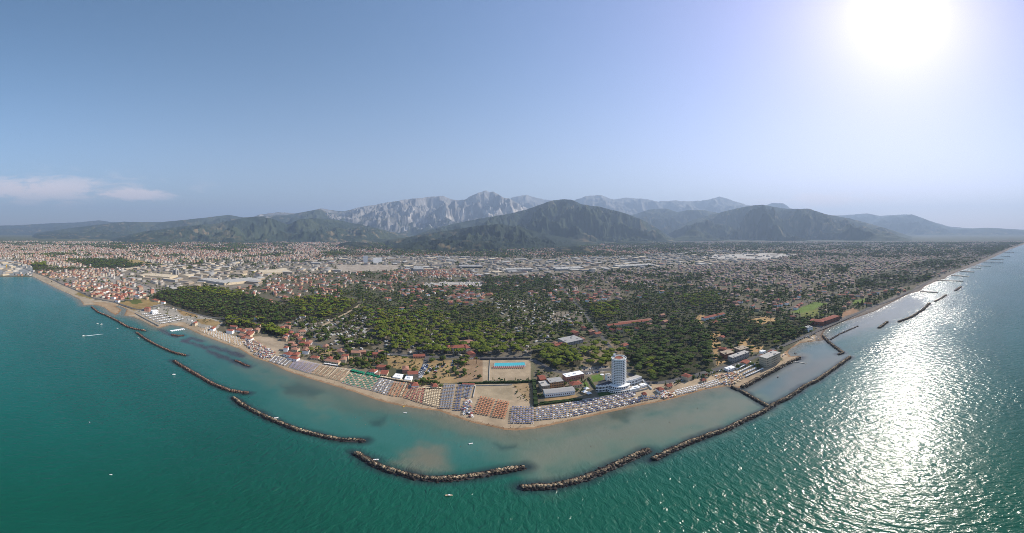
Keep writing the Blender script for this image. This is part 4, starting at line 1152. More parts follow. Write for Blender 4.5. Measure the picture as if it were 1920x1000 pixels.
def rubble(pts, w, h, dens=1.0, smin=0.6, smax=1.35, red=0.0):
    d = np.concatenate([[0], np.cumsum([math.hypot(b[0] - a[0], b[1] - a[1]) for a, b in zip(pts[:-1], pts[1:])])])
    L = d[-1]
    n = int(L * w * 0.72 * dens) + 8
    tt = rng.random(n) * L
    x = np.interp(tt, d, [p[0] for p in pts]); y = np.interp(tt, d, [p[1] for p in pts])
    x2 = np.interp(tt + 1, d, [p[0] for p in pts]); y2 = np.interp(tt + 1, d, [p[1] for p in pts])
    x1 = np.interp(tt - 1, d, [p[0] for p in pts]); y1 = np.interp(tt - 1, d, [p[1] for p in pts])
    tx, ty = x2 - x1, y2 - y1; l_ = np.hypot(tx, ty) + 1e-9; tx /= l_; ty /= l_
    u = (rng.random(n) + rng.random(n) - 1.0)
    wid = w * (0.85 + 0.35 * fbm(tt / 14, tt * 0 + w, 5, 3)) * np.clip(np.minimum(tt, L - tt) / 3 + 0.55, 0, 1)
    hgt = h * (0.62 + 0.7 * fbm(tt / 9, tt * 0 + 7.7 + w, 6, 3))
    off = u * wid * 0.5
    z = hgt * (1 - np.abs(u) ** 1.3 * 1.25) - 0.25 + 0.3 * (rng.random(n) - 0.5)
    s = rng.uniform(smin, smax, n)
    pos = np.stack([x - ty * off, y + tx * off, z], 1)
    sc = np.stack([s * rng.uniform(0.8, 1.3, n), s * rng.uniform(0.7, 1.1, n), s * rng.uniform(0.55, 0.85, n)], 1)
    dry = np.clip((z + 0.5 * (rng.random(n) - .4) - 0.52 * h) / (0.30 * h), 0, 1)[:, None]
    pale = (rng.random(n) ** 2.0)[:, None]
    col = A_((0.026, 0.021, 0.019)) * (1 - dry) + (A_((0.10, 0.075, 0.052)) * (1 - pale) + A_((0.50, 0.38, 0.24)) * pale) * dry
    col = col * (1 - red) + A_((0.15, 0.075, 0.055)) * (0.5 + dry) * red
    return pos, sc, rng.random(n) * 6.28, col


for (lab, pl, w, h), pts in zip(BREAK, BW):
    x0, y0 = pts[len(pts) // 2]
    e = empty('breakwater', (x0, y0, 0), 0, lab, 'breakwater', 'rock breakwaters off the beach')
    loc = [(p[0] - x0, p[1] - y0) for p in pts]
    # core: a low ridge of weedy stone
    d = np.concatenate([[0], np.cumsum([math.hypot(b[0] - a[0], b[1] - a[1]) for a, b in zip(loc[:-1], loc[1:])])])
    tt = np.linspace(0, d[-1], max(6, int(d[-1] / 4)))
    xs = np.interp(tt, d, [p[0] for p in loc]); ys = np.interp(tt, d, [p[1] for p in loc])
    tx, ty = np.gradient(xs), np.gradient(ys); l_ = np.hypot(tx, ty); tx /= l_; ty /= l_
    prof = [(-0.52, -0.8), (-0.34, 0.25 * h), (-0.12, 0.62 * h), (0.12, 0.62 * h), (0.34, 0.25 * h), (0.52, -0.8)]
    Vv = np.concatenate([np.stack([xs - ty * a * w * (0.9 + 0.2 * fbm(tt / 7, tt * 0 + a * 9, 3, 2)), ys + tx * a * w * (0.9 + 0.2 * fbm(tt / 7, tt * 0 + a * 9, 3, 2)), z * (0.7 + 0.6 * fbm(tt / 6, tt * 0 + 2 + a, 4, 2)) if z > 0 else np.full(len(tt), z)], 1) for a, z in prof])
    n = len(tt); i = np.arange(n - 1)
    Fq = np.concatenate([np.stack([i + k * n, i + 1 + k * n, i + 1 + (k + 1) * n, i + (k + 1) * n], 1) for k in range(len(prof) - 1)])
    link('stone_core', mesh_np('stone_core', Vv, [Fq]), M['wetrock'], e)
    dd = math.hypot(x0, y0)
    sc_ = 1.0 if dd < 700 else 1.5
    pos, sc, ro, col = rubble(loc, w, h, 1.0 / sc_ ** 2, 0.6 * sc_, 1.35 * sc_, 0.75 if 'reddish' in lab or 'sunken' in lab else 0.45 if 'far-left' in lab or 'spit' in lab or 'second from' in lab else 0.0)
    V, F_, C_ = scatter(rocks, pos, sc, ro, {'a': col})
    tag(link('rock_rubble', mesh_np('rock_rubble', V, F_, C_), M['rock'], e), kind='stuff')
GL = ['nearest thin groyne of the far right beach', 'second thin groyne of the far right beach', 'third thin groyne of the far right beach', 'fourth thin groyne of the far right beach', 'short fifth groyne of the far right beach',
      'long pier-like groyne half way up the far right beach', 'groyne just beyond the long pier on the far right', 'last groyne but one on the far right beach', 'farthest groyne at the right end of the beach']
for lab, g in zip(GL, GW):
    a, b = Vector((*g[0], 0)), Vector((*g[1], 0))
    o = MB()
    d = (b - a); L = d.length; d.normalize(); n_ = Vector((-d.y, d.x, 0))
    k = int(L / 8)
    for j in range(k):
        s0, s1 = d * L * j / k, d * L * (j + 1) / k
        ww = 4.5 * (0.8 + 0.5 * rnd.random())
        o.poly([((s0 - n_ * ww).x, (s0 - n_ * ww).y), ((s1 - n_ * ww).x, (s1 - n_ * ww).y), ((s1 + n_ * ww).x, (s1 + n_ * ww).y), ((s0 + n_ * ww).x, (s0 + n_ * ww).y)], -1, 1.6 + rnd.random())
    o = o.build('groyne', M['wetrock']); o.location = a
    tag(o, lab, 'groyne', 'thin groynes of the far right beach')
e = empty('pier', G(1860, 492.8, 0), 0, 'long bathing pier on piles reaching out from the far right beach', 'pier')
a, b = G(1841, 492.2, 0) - e.location, G(1881, 493, 0) - e.location
d = (b - a).normalized(); n_ = Vector((-d.y, d.x, 0)) * 5
MB().poly([((a - n_).x, (a - n_).y), ((b - n_).x, (b - n_).y), ((b + n_).x, (b + n_).y), ((a + n_).x, (a + n_).y)], 5, 6.2).build('deck', M['grey'], e)
for j in range(12):
    p = a + (b - a) * (j + 0.5) / 12
    MB().tube((p.x, p.y, -1), (p.x, p.y, 5.1), 1.6, 1.6).build('pile', M['grey'], e)
# pontoon with moored dinghies, small jetty
e = empty('pontoon', G(332, 618.5, 0), 0, 'white floating pontoon by the left bathing terrace', 'pontoon')
a, b = G(319.5, 621, 0) - e.location, G(345, 617, 0) - e.location
d = (b - a).normalized(); n_ = Vector((-d.y, d.x, 0)) * 3
MB().poly([((a - n_).x, (a - n_).y), ((b - n_).x, (b - n_).y), ((b + n_).x, (b + n_).y), ((a + n_).x, (a + n_).y)], -0.3, 0.6).build('deck', M['white'], e)
for j in range(7):
    p = a + (b - a) * (j + 0.5) / 7 - n_ * 1.5
    MB().poly([(p.x - 2.2, p.y - 0.8), (p.x + 1.6, p.y - 0.8), (p.x + 2.6, p.y), (p.x + 1.6, p.y + 0.8), (p.x - 2.2, p.y + 0.8)], -0.3, 0.6).build('float', M['white'], e)
e = empty('jetty', G(1499, 680, 0), 0, 'thin white jetty floating in the basin below the beige hotel', 'jetty')
a, b = G(1488, 678.2, 0) - e.location, G(1512, 682.5, 0) - e.location
d = (b - a).normalized(); n_ = Vector((-d.y, d.x, 0)) * 0.9
MB().poly([((a - n_).x, (a - n_).y), ((b - n_).x, (b - n_).y), ((b + n_).x, (b + n_).y), ((a + n_).x, (a + n_).y)], 0.1, 0.7).build('deck', M['palegrey'], e)
for j in range(6):
    p = a + (b - a) * (j + 0.5) / 6
    MB().tube((p.x, p.y, -1), (p.x, p.y, 1.3), 0.15, 0.15).build('pile', M['bark'], e)

# ------------------------------------------------------------------ boats
def boat(px, py, L, rz, label, hullm='white', cabin=True, wake=False):
    L *= 0.75
    e = empty('motor_boat' if cabin else 'dinghy', G(px, py, 0), R(rz), label, 'boat')
    bw = L * 0.18
    bm = bmesh.new()
    st = [(-0.5, 0.85, 0.0), (-0.2, 1.0, 0.0), (0.15, 0.95, 0.02), (0.36, 0.6, 0.06), (0.5, 0.03, 0.12)]
    ringv = []
    for x, w, z in st:
        ringv.append([bm.verts.new((x * L, s_ * w * bw * f, zz)) for s_, f, zz in ((-1, 1, 0.75 + z * L), (-1, 0.8, 0.1), (0, 1, -0.3), (1, 0.8, 0.1), (1, 1, 0.75 + z * L))])
    for a, b in zip(ringv[:-1], ringv[1:]):
        for i in range(4): bm.faces.new((a[i], b[i], b[i + 1], a[i + 1]))
        bm.faces.new((a[0], a[4], b[4], b[0])[::-1])
    bm.faces.new(ringv[0])
    bmesh.ops.recalc_face_normals(bm, faces=bm.faces)
    me = bpy.data.meshes.new('hull'); bm.to_mesh(me); bm.free(); me.materials.append(M[hullm])
    link('hull', me, None, e)
    if cabin:
        MB().box(-0.12 * L, 0.16 * L, -bw * 0.6, bw * 0.6, 0.7, 1.5).build('cabin', M['white'], e, 0.12)
        MB().box(0.162 * L, 0.175 * L, -bw * 0.5, bw * 0.5, 0.95, 1.4).build('windscreen', M['glass'], e)
        MB().box(-0.42 * L, -0.18 * L, -bw * 0.6, bw * 0.6, 0.72, 0.85).build('cockpit', M['cv_tan'], e)
        MB().box(-0.56 * L, -0.50 * L, -0.25, 0.25, 0.2, 1.1).build('outboard', M['car_black'], e)
    else:
        for x in (-0.2, 0.1):
            MB().box(x * L - 0.15, x * L + 0.15, -bw * 0.8, bw * 0.8, 0.77, 0.85).build('thwart', M['cv_tan'], e)
    if wake:
        MB().poly([(-0.5 * L, -0.5), (-2.5 * L, -1.3), (-6.5 * L, -0.5), (-7 * L, 0.3), (-2.5 * L, 1.3), (-0.5 * L, 0.5)][::-1], -0.1, 0.05).build('wake', M['foam'], e)
    return e


boat(842, 930, 6.0, 12, 'small cream motor boat floating below the curved breakwater', 'cv_creamc')
boat(326, 703, 6.0, 70, 'small white motor boat on open water left of the second breakwater')
_h = G(157, 630.5) - G(187, 627.3)
boat(157, 630.5, 8, math.degrees(math.atan2(_h.y, _h.x)), 'white speedboat trailing a long wake on the left', 'white', True, True)
boat(183, 607.5, 7, 40, 'white motor boat near the river mouth, left one of the pair')
boat(190, 608.5, 6.5, 80, 'white motor boat near the river mouth, right one of the pair')
boat(220, 616.5, 6.5, 30, 'lone white motor boat off the long thin spit')
boat(260, 634.5, 6, 20, 'white dinghy beside the far-left straggling breakwater', 'white', False)
boat(518, 784.5, 6, 60, 'white dinghy moored behind the long slanting breakwater', 'white', False)
boat(705, 863, 6, 30, 'white dinghy moored behind the curved breakwater', 'white', False)
boat(760, 775, 5, 0, 'white pedal boat shaped dinghy just off the cream umbrellas', 'white', False)
boat(757, 763, 4, 70, 'small yellow dinghy at the waterline', 'yellow', False)
boat(883, 833, 5, 30, 'small dark and white dinghy in the shallow lagoon', 'white', False)
boat(1459, 707, 7, 30, 'dark fishing boat in the basin below the hotel terrace', 'darkroof')
boat(1491, 663.5, 7, 80, 'dark little boat at the head of the basin', 'darkroof', False)
boat(168, 793, 2.6, 10, 'tiny white dinghy far out on the open left water', 'white', False)
boat(208, 891, 2.6, 60, 'tiny white dinghy on the dark water at lower left', 'white', False)

# ------------------------------------------------------------------ beach umbrellas
def quad_grid(q, du, dv, jit=0.0):
    a, b, c, d = [np.array(G(*p)[:2]) for p in q]          # TL TR BR BL
    nu = max(1, int(round((np.hypot(*(b - a)) + np.hypot(*(c - d))) / 2 / du)))
    nv = max(1, int(round((np.hypot(*(d - a)) + np.hypot(*(c - b))) / 2 / dv)))
    out = []
    for j in range(nv):
        for i in range(nu):
            u, v = (i + 0.5) / nu, (j + 0.5) / nv
            p = (a * (1 - u) + b * u) * (1 - v) + (d * (1 - u) + c * u) * v
            out.append((p[0] + rnd.gauss(0, jit), p[1] + rnd.gauss(0, jit), i + 2 * j))
    ux = (b - a) / (np.hypot(*(b - a)) + 1e-9)
    return out, math.atan2(ux[1], ux[0])


BLK = [
 ([(900, 746), (930, 752.5), (918, 783), (888, 777)], ['orange'], 3.0, 4.1, 'orange beach umbrella in the wide orange block beside the bare sand lot'),
 ([(933, 752.5), (956, 757.5), (947, 788), (921, 784)], ['orange'], 3.0, 4.1, 'orange beach umbrella in the narrow orange block right of its path'),
 ([(959, 765), (1001, 767), (1001, 796), (956, 796)], ['blue', 'bluegrey', 'lav'], 3.0, 4.1, 'umbrella in the blue and white block at the point of the beach'),
 ([(858, 724.5), (868, 724.8), (862, 772.5), (851, 771.5)], ['blue'], 3.0, 4.1, 'blue umbrella in the narrow block right of the sandy lane'),
 ([(870, 725), (888, 726), (880, 751), (868, 748)], ['bluegrey', 'blue'], 3.0, 4.1, 'blue or slate umbrella in the short block below the orange cabin row'),
 ([(832, 723), (854, 724), (847, 769), (823, 767.5)], ['bluegrey'], 3.0, 4.1, 'slate umbrella in the tall block left of the sandy lane'),
 ([(797, 733), (827, 733.7), (821.5, 766), (792, 759)], ['creamc'], 3.0, 4.1, 'cream umbrella in the cream block'),
 ([(771.5, 729.6), (796, 732), (791, 759), (759.5, 748.5)], ['redc', 'tan'], 3.0, 4.1, 'red or tan umbrella in the block below the white club'),
 ([(739, 719), (753, 720.5), (741, 746), (727, 743)], ['orange', 'tan'], 3.1, 4.2, 'orange umbrella in the left one of the two older orange blocks'),
 ([(755, 720.5), (770, 722), (758, 747.5), (743, 746)], ['orange', 'creamc'], 3.1, 4.2, 'orange umbrella in the right one of the two older orange blocks'),
 ([(712, 712), (738, 719), (725.6, 743), (696, 734.5)], ['bluegrey', 'whitec'], 3.1, 4.2, ''),
 ([(659, 701), (683, 706), (666, 727), (641, 719.5)], ['green', 'green', 'creamc'], 3.1, 4.2, ''),
 ([(685, 706), (711, 712), (694.5, 734), (668, 727.5)], ['green', 'green', 'creamc'], 3.1, 4.2, ''),
 ([(601, 687), (630, 691.5), (611, 710), (583.6, 702.6)], ['tan', 'creamc'], 3.0, 4, ''),
 ([(632, 692), (659, 696), (640, 717.5), (613, 711)], ['creamc', 'tan'], 3.0, 4, ''),
 ([(552.5, 678), (600, 686.4), (582, 702.6), (542, 690.5)], ['lav'], 3.0, 4, ''),
 ([(516, 669.7), (551, 678), (538, 689), (504, 678.5)], ['whitec', 'bluegrey'], 3.0, 4, ''),
 ([(372, 621), (388, 616), (462, 640), (450, 651)], ['whitec', 'creamc', 'tan'], 3.2, 5, ''),
 ([(1004, 769), (1066, 758), (1067, 784), (1004, 791)], ['blue', 'whitec', 'bluegrey', 'lav', 'bluegrey'], 3.0, 4, ''),
 ([(1066, 757.5), (1192, 738), (1191, 745), (1067, 770)], ['whitec', 'lav', 'blue'], 3.0, 4, ''),
 ([(1068, 773), (1130, 760), (1130, 770), (1068, 784)], ['blue', 'whitec', 'blue'], 3.0, 4, ''),
 ([(1131, 760), (1200, 748), (1200, 755), (1131, 770)], ['blue', 'whitec', 'blue'], 3.0, 4, ''),
 ([(1200, 748), (1235, 742.5), (1237, 747.5), (1200, 755)], ['blue', 'bluegrey'], 3.0, 4, ''),
 ([(1263, 735), (1345, 713), (1352, 722), (1270, 742)], ['whitec'], 3.2, 4, ''),
]
RND_BLK = [([(452, 640), (478, 640), (520, 666), (502, 677), (480, 668)], 330, ['whitec', 'tan', 'bluegrey', 'blue', 'redc', 'creamc']),
           ([(870, 752), (884, 754), (886, 786), (862, 780)], 50, ['whitec', 'blue', 'redc', 'bluegrey']),
           ([(1340, 706), (1385, 698), (1395, 716), (1372, 722), (1350, 722)], 120, ['creamc', 'tan', 'whitec', 'orange', 'blue']),
           ([(1238, 738), (1262, 734), (1266, 744), (1240, 750)], 45, ['creamc', 'redc', 'whitec']),
           ([(1465, 672), (1480, 655), (1530, 632), (1536, 638), (1500, 644), (1478, 664)], 60, ['creamc', 'whitec', 'tan'])]
UM = []          # x, y, rot, colour, label
for q, cols_, du, dv, lab in BLK:
    pts, rz = quad_grid(q, du, dv, 0.12)
    for p in pts:
        UM.append((p[0], p[1], rz, cols_[p[2] % len(cols_)] if rnd.random() < 0.85 else rnd.choice(cols_), lab))
for pl, n, cols_ in RND_BLK:
    xs = [p[0] for p in pl]; ys = [p[1] for p in pl]
    k = 0
    while k < n:
        p = (rnd.uniform(min(xs), max(xs)), rnd.uniform(min(ys), max(ys)))
        if inside(pl, p[0], p[1]):
            x, y = G(*p)[:2]; UM.append((x, y, rnd.random() * 6, rnd.choice(cols_), '')); k += 1
ux = np.array([u[0] for u in UM]); uy = np.array([u[1] for u in UM])
usd = shore_sd(ux, uy)
ok = usd > 4
UM = [u for u, k in zip(UM, ok) if k]; ux, uy, usd = ux[ok], uy[ok], usd[ok]
uz = gz(usd)
order = np.argsort(np.hypot(ux, uy))
CV = {k[3:]: tuple(M[k].node_tree.nodes['RGB'].outputs[0].default_value[:3]) for k in M if k.startswith('cv_')}
can = MB().lathe([(1.28, 2.02), (1.25, 2.16), (0.7, 2.42), (0.04, 2.62)], 8)
can_me = {}
canopy0 = can.mesh('canopy')
pole_me = MB().tube((0, 0, -0.3), (0, 0, 2.5), 0.04, 0.03, 5).mesh('pole', M['metal'])
for k in CV:
    c = canopy0.copy(); c.name = 'canopy'; c.materials.append(M['cv_' + k]); can_me[k] = c
indiv = set()
cnt = 0
colname = {'orange': 'orange', 'blue': 'deep blue', 'whitec': 'white', 'bluegrey': 'slate blue', 'creamc': 'cream', 'redc': 'red', 'tan': 'tan', 'lav': 'lavender', 'green': 'green'}
for i in order:
    if cnt >= 300: break
    x, y, rz, c, lab = UM[i]
    if not lab:
        continue
    if ' or ' in lab or 'blue and white' in lab or c not in lab:
        where = lab.split(' in the ', 1)[1]
        lab = colname[c] + ' beach umbrella in the ' + where
    e = empty('beach_umbrella', (x, y, uz[i]), rz, lab, 'umbrella', lab.replace('beach umbrella', 'beach umbrellas'))
    link('canopy', can_me[c], None, e); link('pole', pole_me, None, e)
    indiv.add(int(i)); cnt += 1
cv_ = A_([(1.28 * math.cos(a), 1.28 * math.sin(a), 2.05) for a in np.arange(8) * math.pi / 4] + [(0, 0, 2.62)])
cf_ = A_([(i, (i + 1) % 8, 8) for i in range(8)])
pv_ = A_([(sx * 0.05, sy * 0.05, z) for z in (-0.3, 2.5) for sx, sy in ((-1, -1), (1, -1), (1, 1), (-1, 1))])
pf_ = A_([(0, 1, 5, 4), (1, 2, 6, 5), (2, 3, 7, 6), (3, 0, 4, 7)])
up = [(np.concatenate([cv_, pv_]), [cf_, pf_ + 9], ['a', (0.3, 0.3, 0.3)])]
ri = [i for i in range(len(UM)) if i not in indiv]
V, F, C_ = scatter(up, np.stack([ux[ri], uy[ri], uz[ri]], 1), np.ones((len(ri), 3)) * rng.uniform(0.9, 1.05, (len(ri), 1)), np.array([UM[i][2] for i in ri]),
                   {'a': A_([CV[UM[i][3]] for i in ri]) * rng.uniform(0.85, 1.1, (len(ri), 1))})
tag(link('umbrella_field', mesh_np('umbrella_field', V, F, C_), M['tint']), 'rows of small umbrellas along the rest of the beach', None, None, 'stuff')
# sun beds: two under each umbrella
bed = MB().box(-0.33, 0.33, -0.95, 0.35, 0.28, 0.40)
vv = [bed.bm.verts.new(p) for p in ((-0.33, 0.35, 0.3), (0.33, 0.35, 0.3), (0.33, 0.95, 0.72), (-0.33, 0.95, 0.72), (-0.33, 0.35, 0.42), (0.33, 0.35, 0.42), (0.33, 0.92, 0.82), (-0.33, 0.92, 0.82))]
for f in ((3, 2, 1, 0), (4, 5, 6, 7), (0, 1, 5, 4), (1, 2, 6, 5), (2, 3, 7, 6), (3, 0, 4, 7)): bed.bm.faces.new([vv[j] for j in f])
for sx in (-0.3, 0.3):
    for sy in (-0.85, 0.3): bed.box(sx - 0.03, sx + 0.03, sy - 0.03, sy + 0.03, 0, 0.28)
bed_me = {k: None for k in CV}
bed0 = bed.mesh('sun_bed')
bed_cols = {'orange': 'orange', 'blue': 'blue', 'whitec': 'whitec', 'bluegrey': 'bluegrey', 'creamc': 'creamc', 'redc': 'redc', 'tan': 'creamc', 'lav': 'whitec', 'green': 'whitec'}
BP, BR_, BC_ = [], [], []
cnt = 0
for i in order:
    x, y, rz, c, lab = UM[i]
    bc = bed_cols[c]
    for s_ in (-0.85, 0.85):
        bx, by = x + math.cos(rz) * s_ + math.sin(rz) * 0.9, y + math.sin(rz) * s_ - math.cos(rz) * 0.9
        if cnt < 290 and lab and s_ > 0:
            me = bed_me[bc]
            if me is None:
                me = bed0.copy(); me.name = 'sun_bed'; me.materials.append(M['cv_' + bc]); bed_me[bc] = me
            o = link('sun_bed', me)
            o.location = (bx, by, uz[i] - 0.02); o.rotation_euler = (0, 0, rz)
            where = lab.split(' in the ', 1)[1]
            tag(o, colname[bc] + ' sun bed in the ' + where, 'sun bed', colname[bc] + ' sun beds in the ' + where)
            cnt += 1
        else:
            BP.append((bx, by, uz[i])); BR_.append(rz); BC_.append(CV[bc])
bv = A_([(-0.33, -0.95, 0.34), (0.33, -0.95, 0.34), (0.33, 0.35, 0.36), (-0.33, 0.35, 0.36), (0.33, 0.95, 0.76), (-0.33, 0.95, 0.76), (-0.33, -0.95, 0.2), (0.33, -0.95, 0.2), (0.33, 0.35, 0.2), (-0.33, 0.35, 0.2)])
bf = A_([(0, 1, 2, 3), (3, 2, 4, 5), (6, 7, 1, 0), (7, 8, 2, 1), (9, 6, 0, 3)])
V, F, C_ = scatter([(bv, [bf], ['a'])], A_(BP), np.ones((len(BP), 3)), A_(BR_), {'a': A_(BC_)})
tag(link('sun_bed_field', mesh_np('sun_bed_field', V, F, C_), M['tint']), 'rows of small sun beds along the rest of the beach', None, None, 'stuff')
print('umbrellas', len(UM))
# green shade tents behind the green block, white bathing tents, red pool beds
tent_me = {}


def shade_tent(x, y, rz, w, d, h, c, label, group, name='shade_tent', cat='tent'):
    k = (w, d, h, c)
    if k not in tent_me:
        r_ = MB().gable(-w / 2, w / 2, -d / 2, d / 2, h, h + d * 0.22, w * 0.18).mesh('roof', M['cv_' + c])
        b_ = MB().poly([(-w / 2 + 0.15, -d / 2 + 0.2), (-w / 2 + 0.25, -d / 2 + 0.2), (-w / 2 + 0.25, d / 2 - 0.3), (w / 2 - 0.25, d / 2 - 0.3), (w / 2 - 0.25, -d / 2 + 0.2), (w / 2 - 0.15, -d / 2 + 0.2), (w / 2 - 0.15, d / 2 - 0.2), (-w / 2 + 0.15, d / 2 - 0.2)][::-1], -0.3, h + 0.01).mesh('wall', M['cv_' + c])
        tent_me[k] = (r_, b_)
    e = empty(name, (x, y, float(gz(shore_sd(np.array([x]), np.array([y])))[0])), rz, label, cat, group)
    for nm, me in zip(('roof', 'wall'), tent_me[k]): link(nm, me, None, e)
    return e


for q, c, lab, w, d in (([(660, 696), (684, 702), (682, 705), (658, 699)], 'green', 'green shade tent in the left line above the green umbrellas', 3.2, 3.4),
                        ([(688, 702), (713, 708), (711, 711), (686, 705.5)], 'green', 'green shade tent in the right line above the green umbrellas', 3.2, 3.4),
                        ([(714, 708), (772, 718), (771, 721), (713, 711.5)], 'creamc', 'cream shade tent in the line above the slate and orange umbrellas', 3.4, 3.4),
                        ([(792, 730), (828, 730.5), (828, 732.5), (792, 732)], 'creamc', 'cream shade tent in the line above the cream umbrellas', 3.4, 3.4),
                        ([(608, 684), (634, 688), (633, 690), (607, 686)], 'whitec', 'white shade tent in the line above the tan umbrellas', 3.4, 3.4)):
    pts, rz = quad_grid(q, w + 0.3, d + 0.5)
    for p in pts: shade_tent(p[0], p[1], rz, w, d, 2.2, c, lab, lab.replace('tent', 'tents', 1))
for k, (a, b) in enumerate((((1381, 696), (1408, 682)), ((1386.5, 701), (1416, 686)), ((1393, 705), (1424, 690)), ((1398, 708.5), (1431, 694)), ((1378, 690), (1402, 679)))):
    A, B = G(*a), G(*b)
    L = (B - A).length; n = int(L / 4.4)
    nm = ['second', 'third', 'fourth', 'seaward', 'landward'][k]
    for i in range(n):
        p = A + (B - A) * (i + 0.5) / n
        shade_tent(p.x, p.y, math.atan2(B.y - A.y, B.x - A.x), 3.4, 2.8, 2.3, 'whitec', 'white bathing cabin in the %s row left of the beige hotel' % nm, 'white bathing cabins in the %s row' % nm, 'bathing_cabin', 'cabin')
for k in range(6):
    f = k / 5
    A, B = G(266 + 34 * f, 592 + 17 * f), G(292 + 52 * f, 588 + 12.5 * f)
    L = (B - A).length; n = int(L / 5)
    nm = ['first', 'second', 'third', 'fourth', 'fifth', 'sixth'][k]
    for i in range(n):
        p = A + (B - A) * (i + 0.5) / n
        shade_tent(p.x, p.y, math.atan2(B.y - A.y, B.x - A.x), 4.0, 3.2, 2.4, 'whitec', 'white cabin in the %s row from the left on the bathing terrace' % nm, 'white cabins in the %s terrace row' % nm, 'bathing_cabin', 'cabin')
pts, rz = quad_grid([(924, 690.2), (984, 689), (984.5, 693), (924, 694.2)], 3.0, 3.0)
for x, y, _j in pts:
    e = empty('pool_umbrella', (x, y, GZ), rz, 'dull red umbrella beside the turquoise swimming pool', 'umbrella', 'red umbrellas beside the pool')
    link('canopy', can_me['redc'], None, e); link('pole', pole_me, None, e)

# ------------------------------------------------------------------ parked cars
car_body = MB().box(-2.1, 2.1, -0.86, 0.86, 0.32, 0.92).mesh('body', None, 0.12)
cb_ = MB()
v0 = [(-1.5, -0.8, 0.9), (1.0, -0.8, 0.9), (1.0, 0.8, 0.9), (-1.5, 0.8, 0.9), (-1.05, -0.66, 1.42), (0.35, -0.66, 1.42), (0.35, 0.66, 1.42), (-1.05, 0.66, 1.42)]
vv = [cb_.bm.verts.new(p) for p in v0]
for f in ((0, 1, 5, 4), (1, 2, 6, 5), (2, 3, 7, 6), (3, 0, 4, 7)): cb_.bm.faces.new([vv[j] for j in f])
cabin_me = cb_.mesh('windows', M['glass'])
roof_me = MB().box(-1.08, 0.38, -0.68, 0.68, 1.415, 1.47).mesh('car_roof')
wheel_me = MB()
wheel_me.tube((0, -0.1, 0), (0, 0.1, 0), 0.32, 0.32, 10)
wheel_me = wheel_me.mesh('wheel', M['car_black'])
car_me = {}
ncar = 0


def car(x, y, rz, label, group):
    global ncar
    c = rnd.choices(['white', 'silver', 'black', 'red', 'blue'], [5, 4, 3, 1, 1.5])[0]
    if c not in car_me:
        b_ = car_body.copy(); b_.name = 'body'; b_.materials.append(M['car_' + c]); r_ = roof_me.copy(); r_.name = 'car_roof'; r_.materials.append(M['car_' + c]); car_me[c] = (b_, r_)
    cn = {'silver': 'grey'}.get(c, c)
    e = empty('parked_car', (x, y, GZ + 0.06), rz, label.replace('COL', cn), 'car', group.replace('COL', cn))
    link('body', car_me[c][0], None, e); link('car_roof', car_me[c][1], None, e); link('windows', cabin_me, None, e)
    for sx in (-1.3, 1.3):
        for sy in (-0.82, 0.82):
            o = link('wheel', wheel_me, None, e); o.location = (sx, sy, 0.32)
    ncar += 1


def car_row(a, b, step, turn, where, skip=0.12):
    A, B = G(*a, GZ), G(*b, GZ)
    n = int((B - A).length / step)
    d = (B - A).normalized(); rz = math.atan2(d.y, d.x) + R(turn)
    for i in range(n):
        if rnd.random() < skip: continue
        p = A + d * step * (i + 0.5)
        car(p.x, p.y, rz + rnd.gauss(0, 0.03) + (math.pi if rnd.random() < .5 else 0), 'COL car parked ' + where, 'COL cars parked ' + where)


car_row((1245, 722.5), (1362, 692.5), 6.2, 0, 'along the right coast road below the dark wood', 0.25)
car_row((1500, 637), (1535, 623.5), 5.5, 60, 'in the lot at the head of the basin', 0.3)
car_row((797, 684), (781, 709), 2.8, 80, 'on the left side of the car park lane')
car_row((802, 684), (787, 711), 2.8, 80, 'on the right side of the car park lane')
car_row((808, 691), (800, 703), 2.8, 80, 'in the short row on the dry grass', 0.2)
car_row((822, 684), (815, 701), 2.8, 80, 'in the middle row of the dry grass car park', 0.2)
car_row((836, 681), (828, 690), 2.8, 80, 'in the row under the car park trees', 0.2)
car_row((851, 676), (848, 688), 2.8, 80, 'in the last row of the dry grass car park', 0.2)
car_row((1098, 702), (1126, 697.5), 2.7, 85, 'in the line above the green lawn', 0.1)
car_row((1094, 694), (1140, 688.5), 2.9, 80, 'on the pale square behind the lawn', 0.45)
car_row((640, 658), (770, 669), 6, 0, 'along the coast road beside the campsite', 0.25)
car_row((880, 673.6), (994, 673), 6, 0, 'along the wall of the pool court', 0.4)
print('cars', ncar)

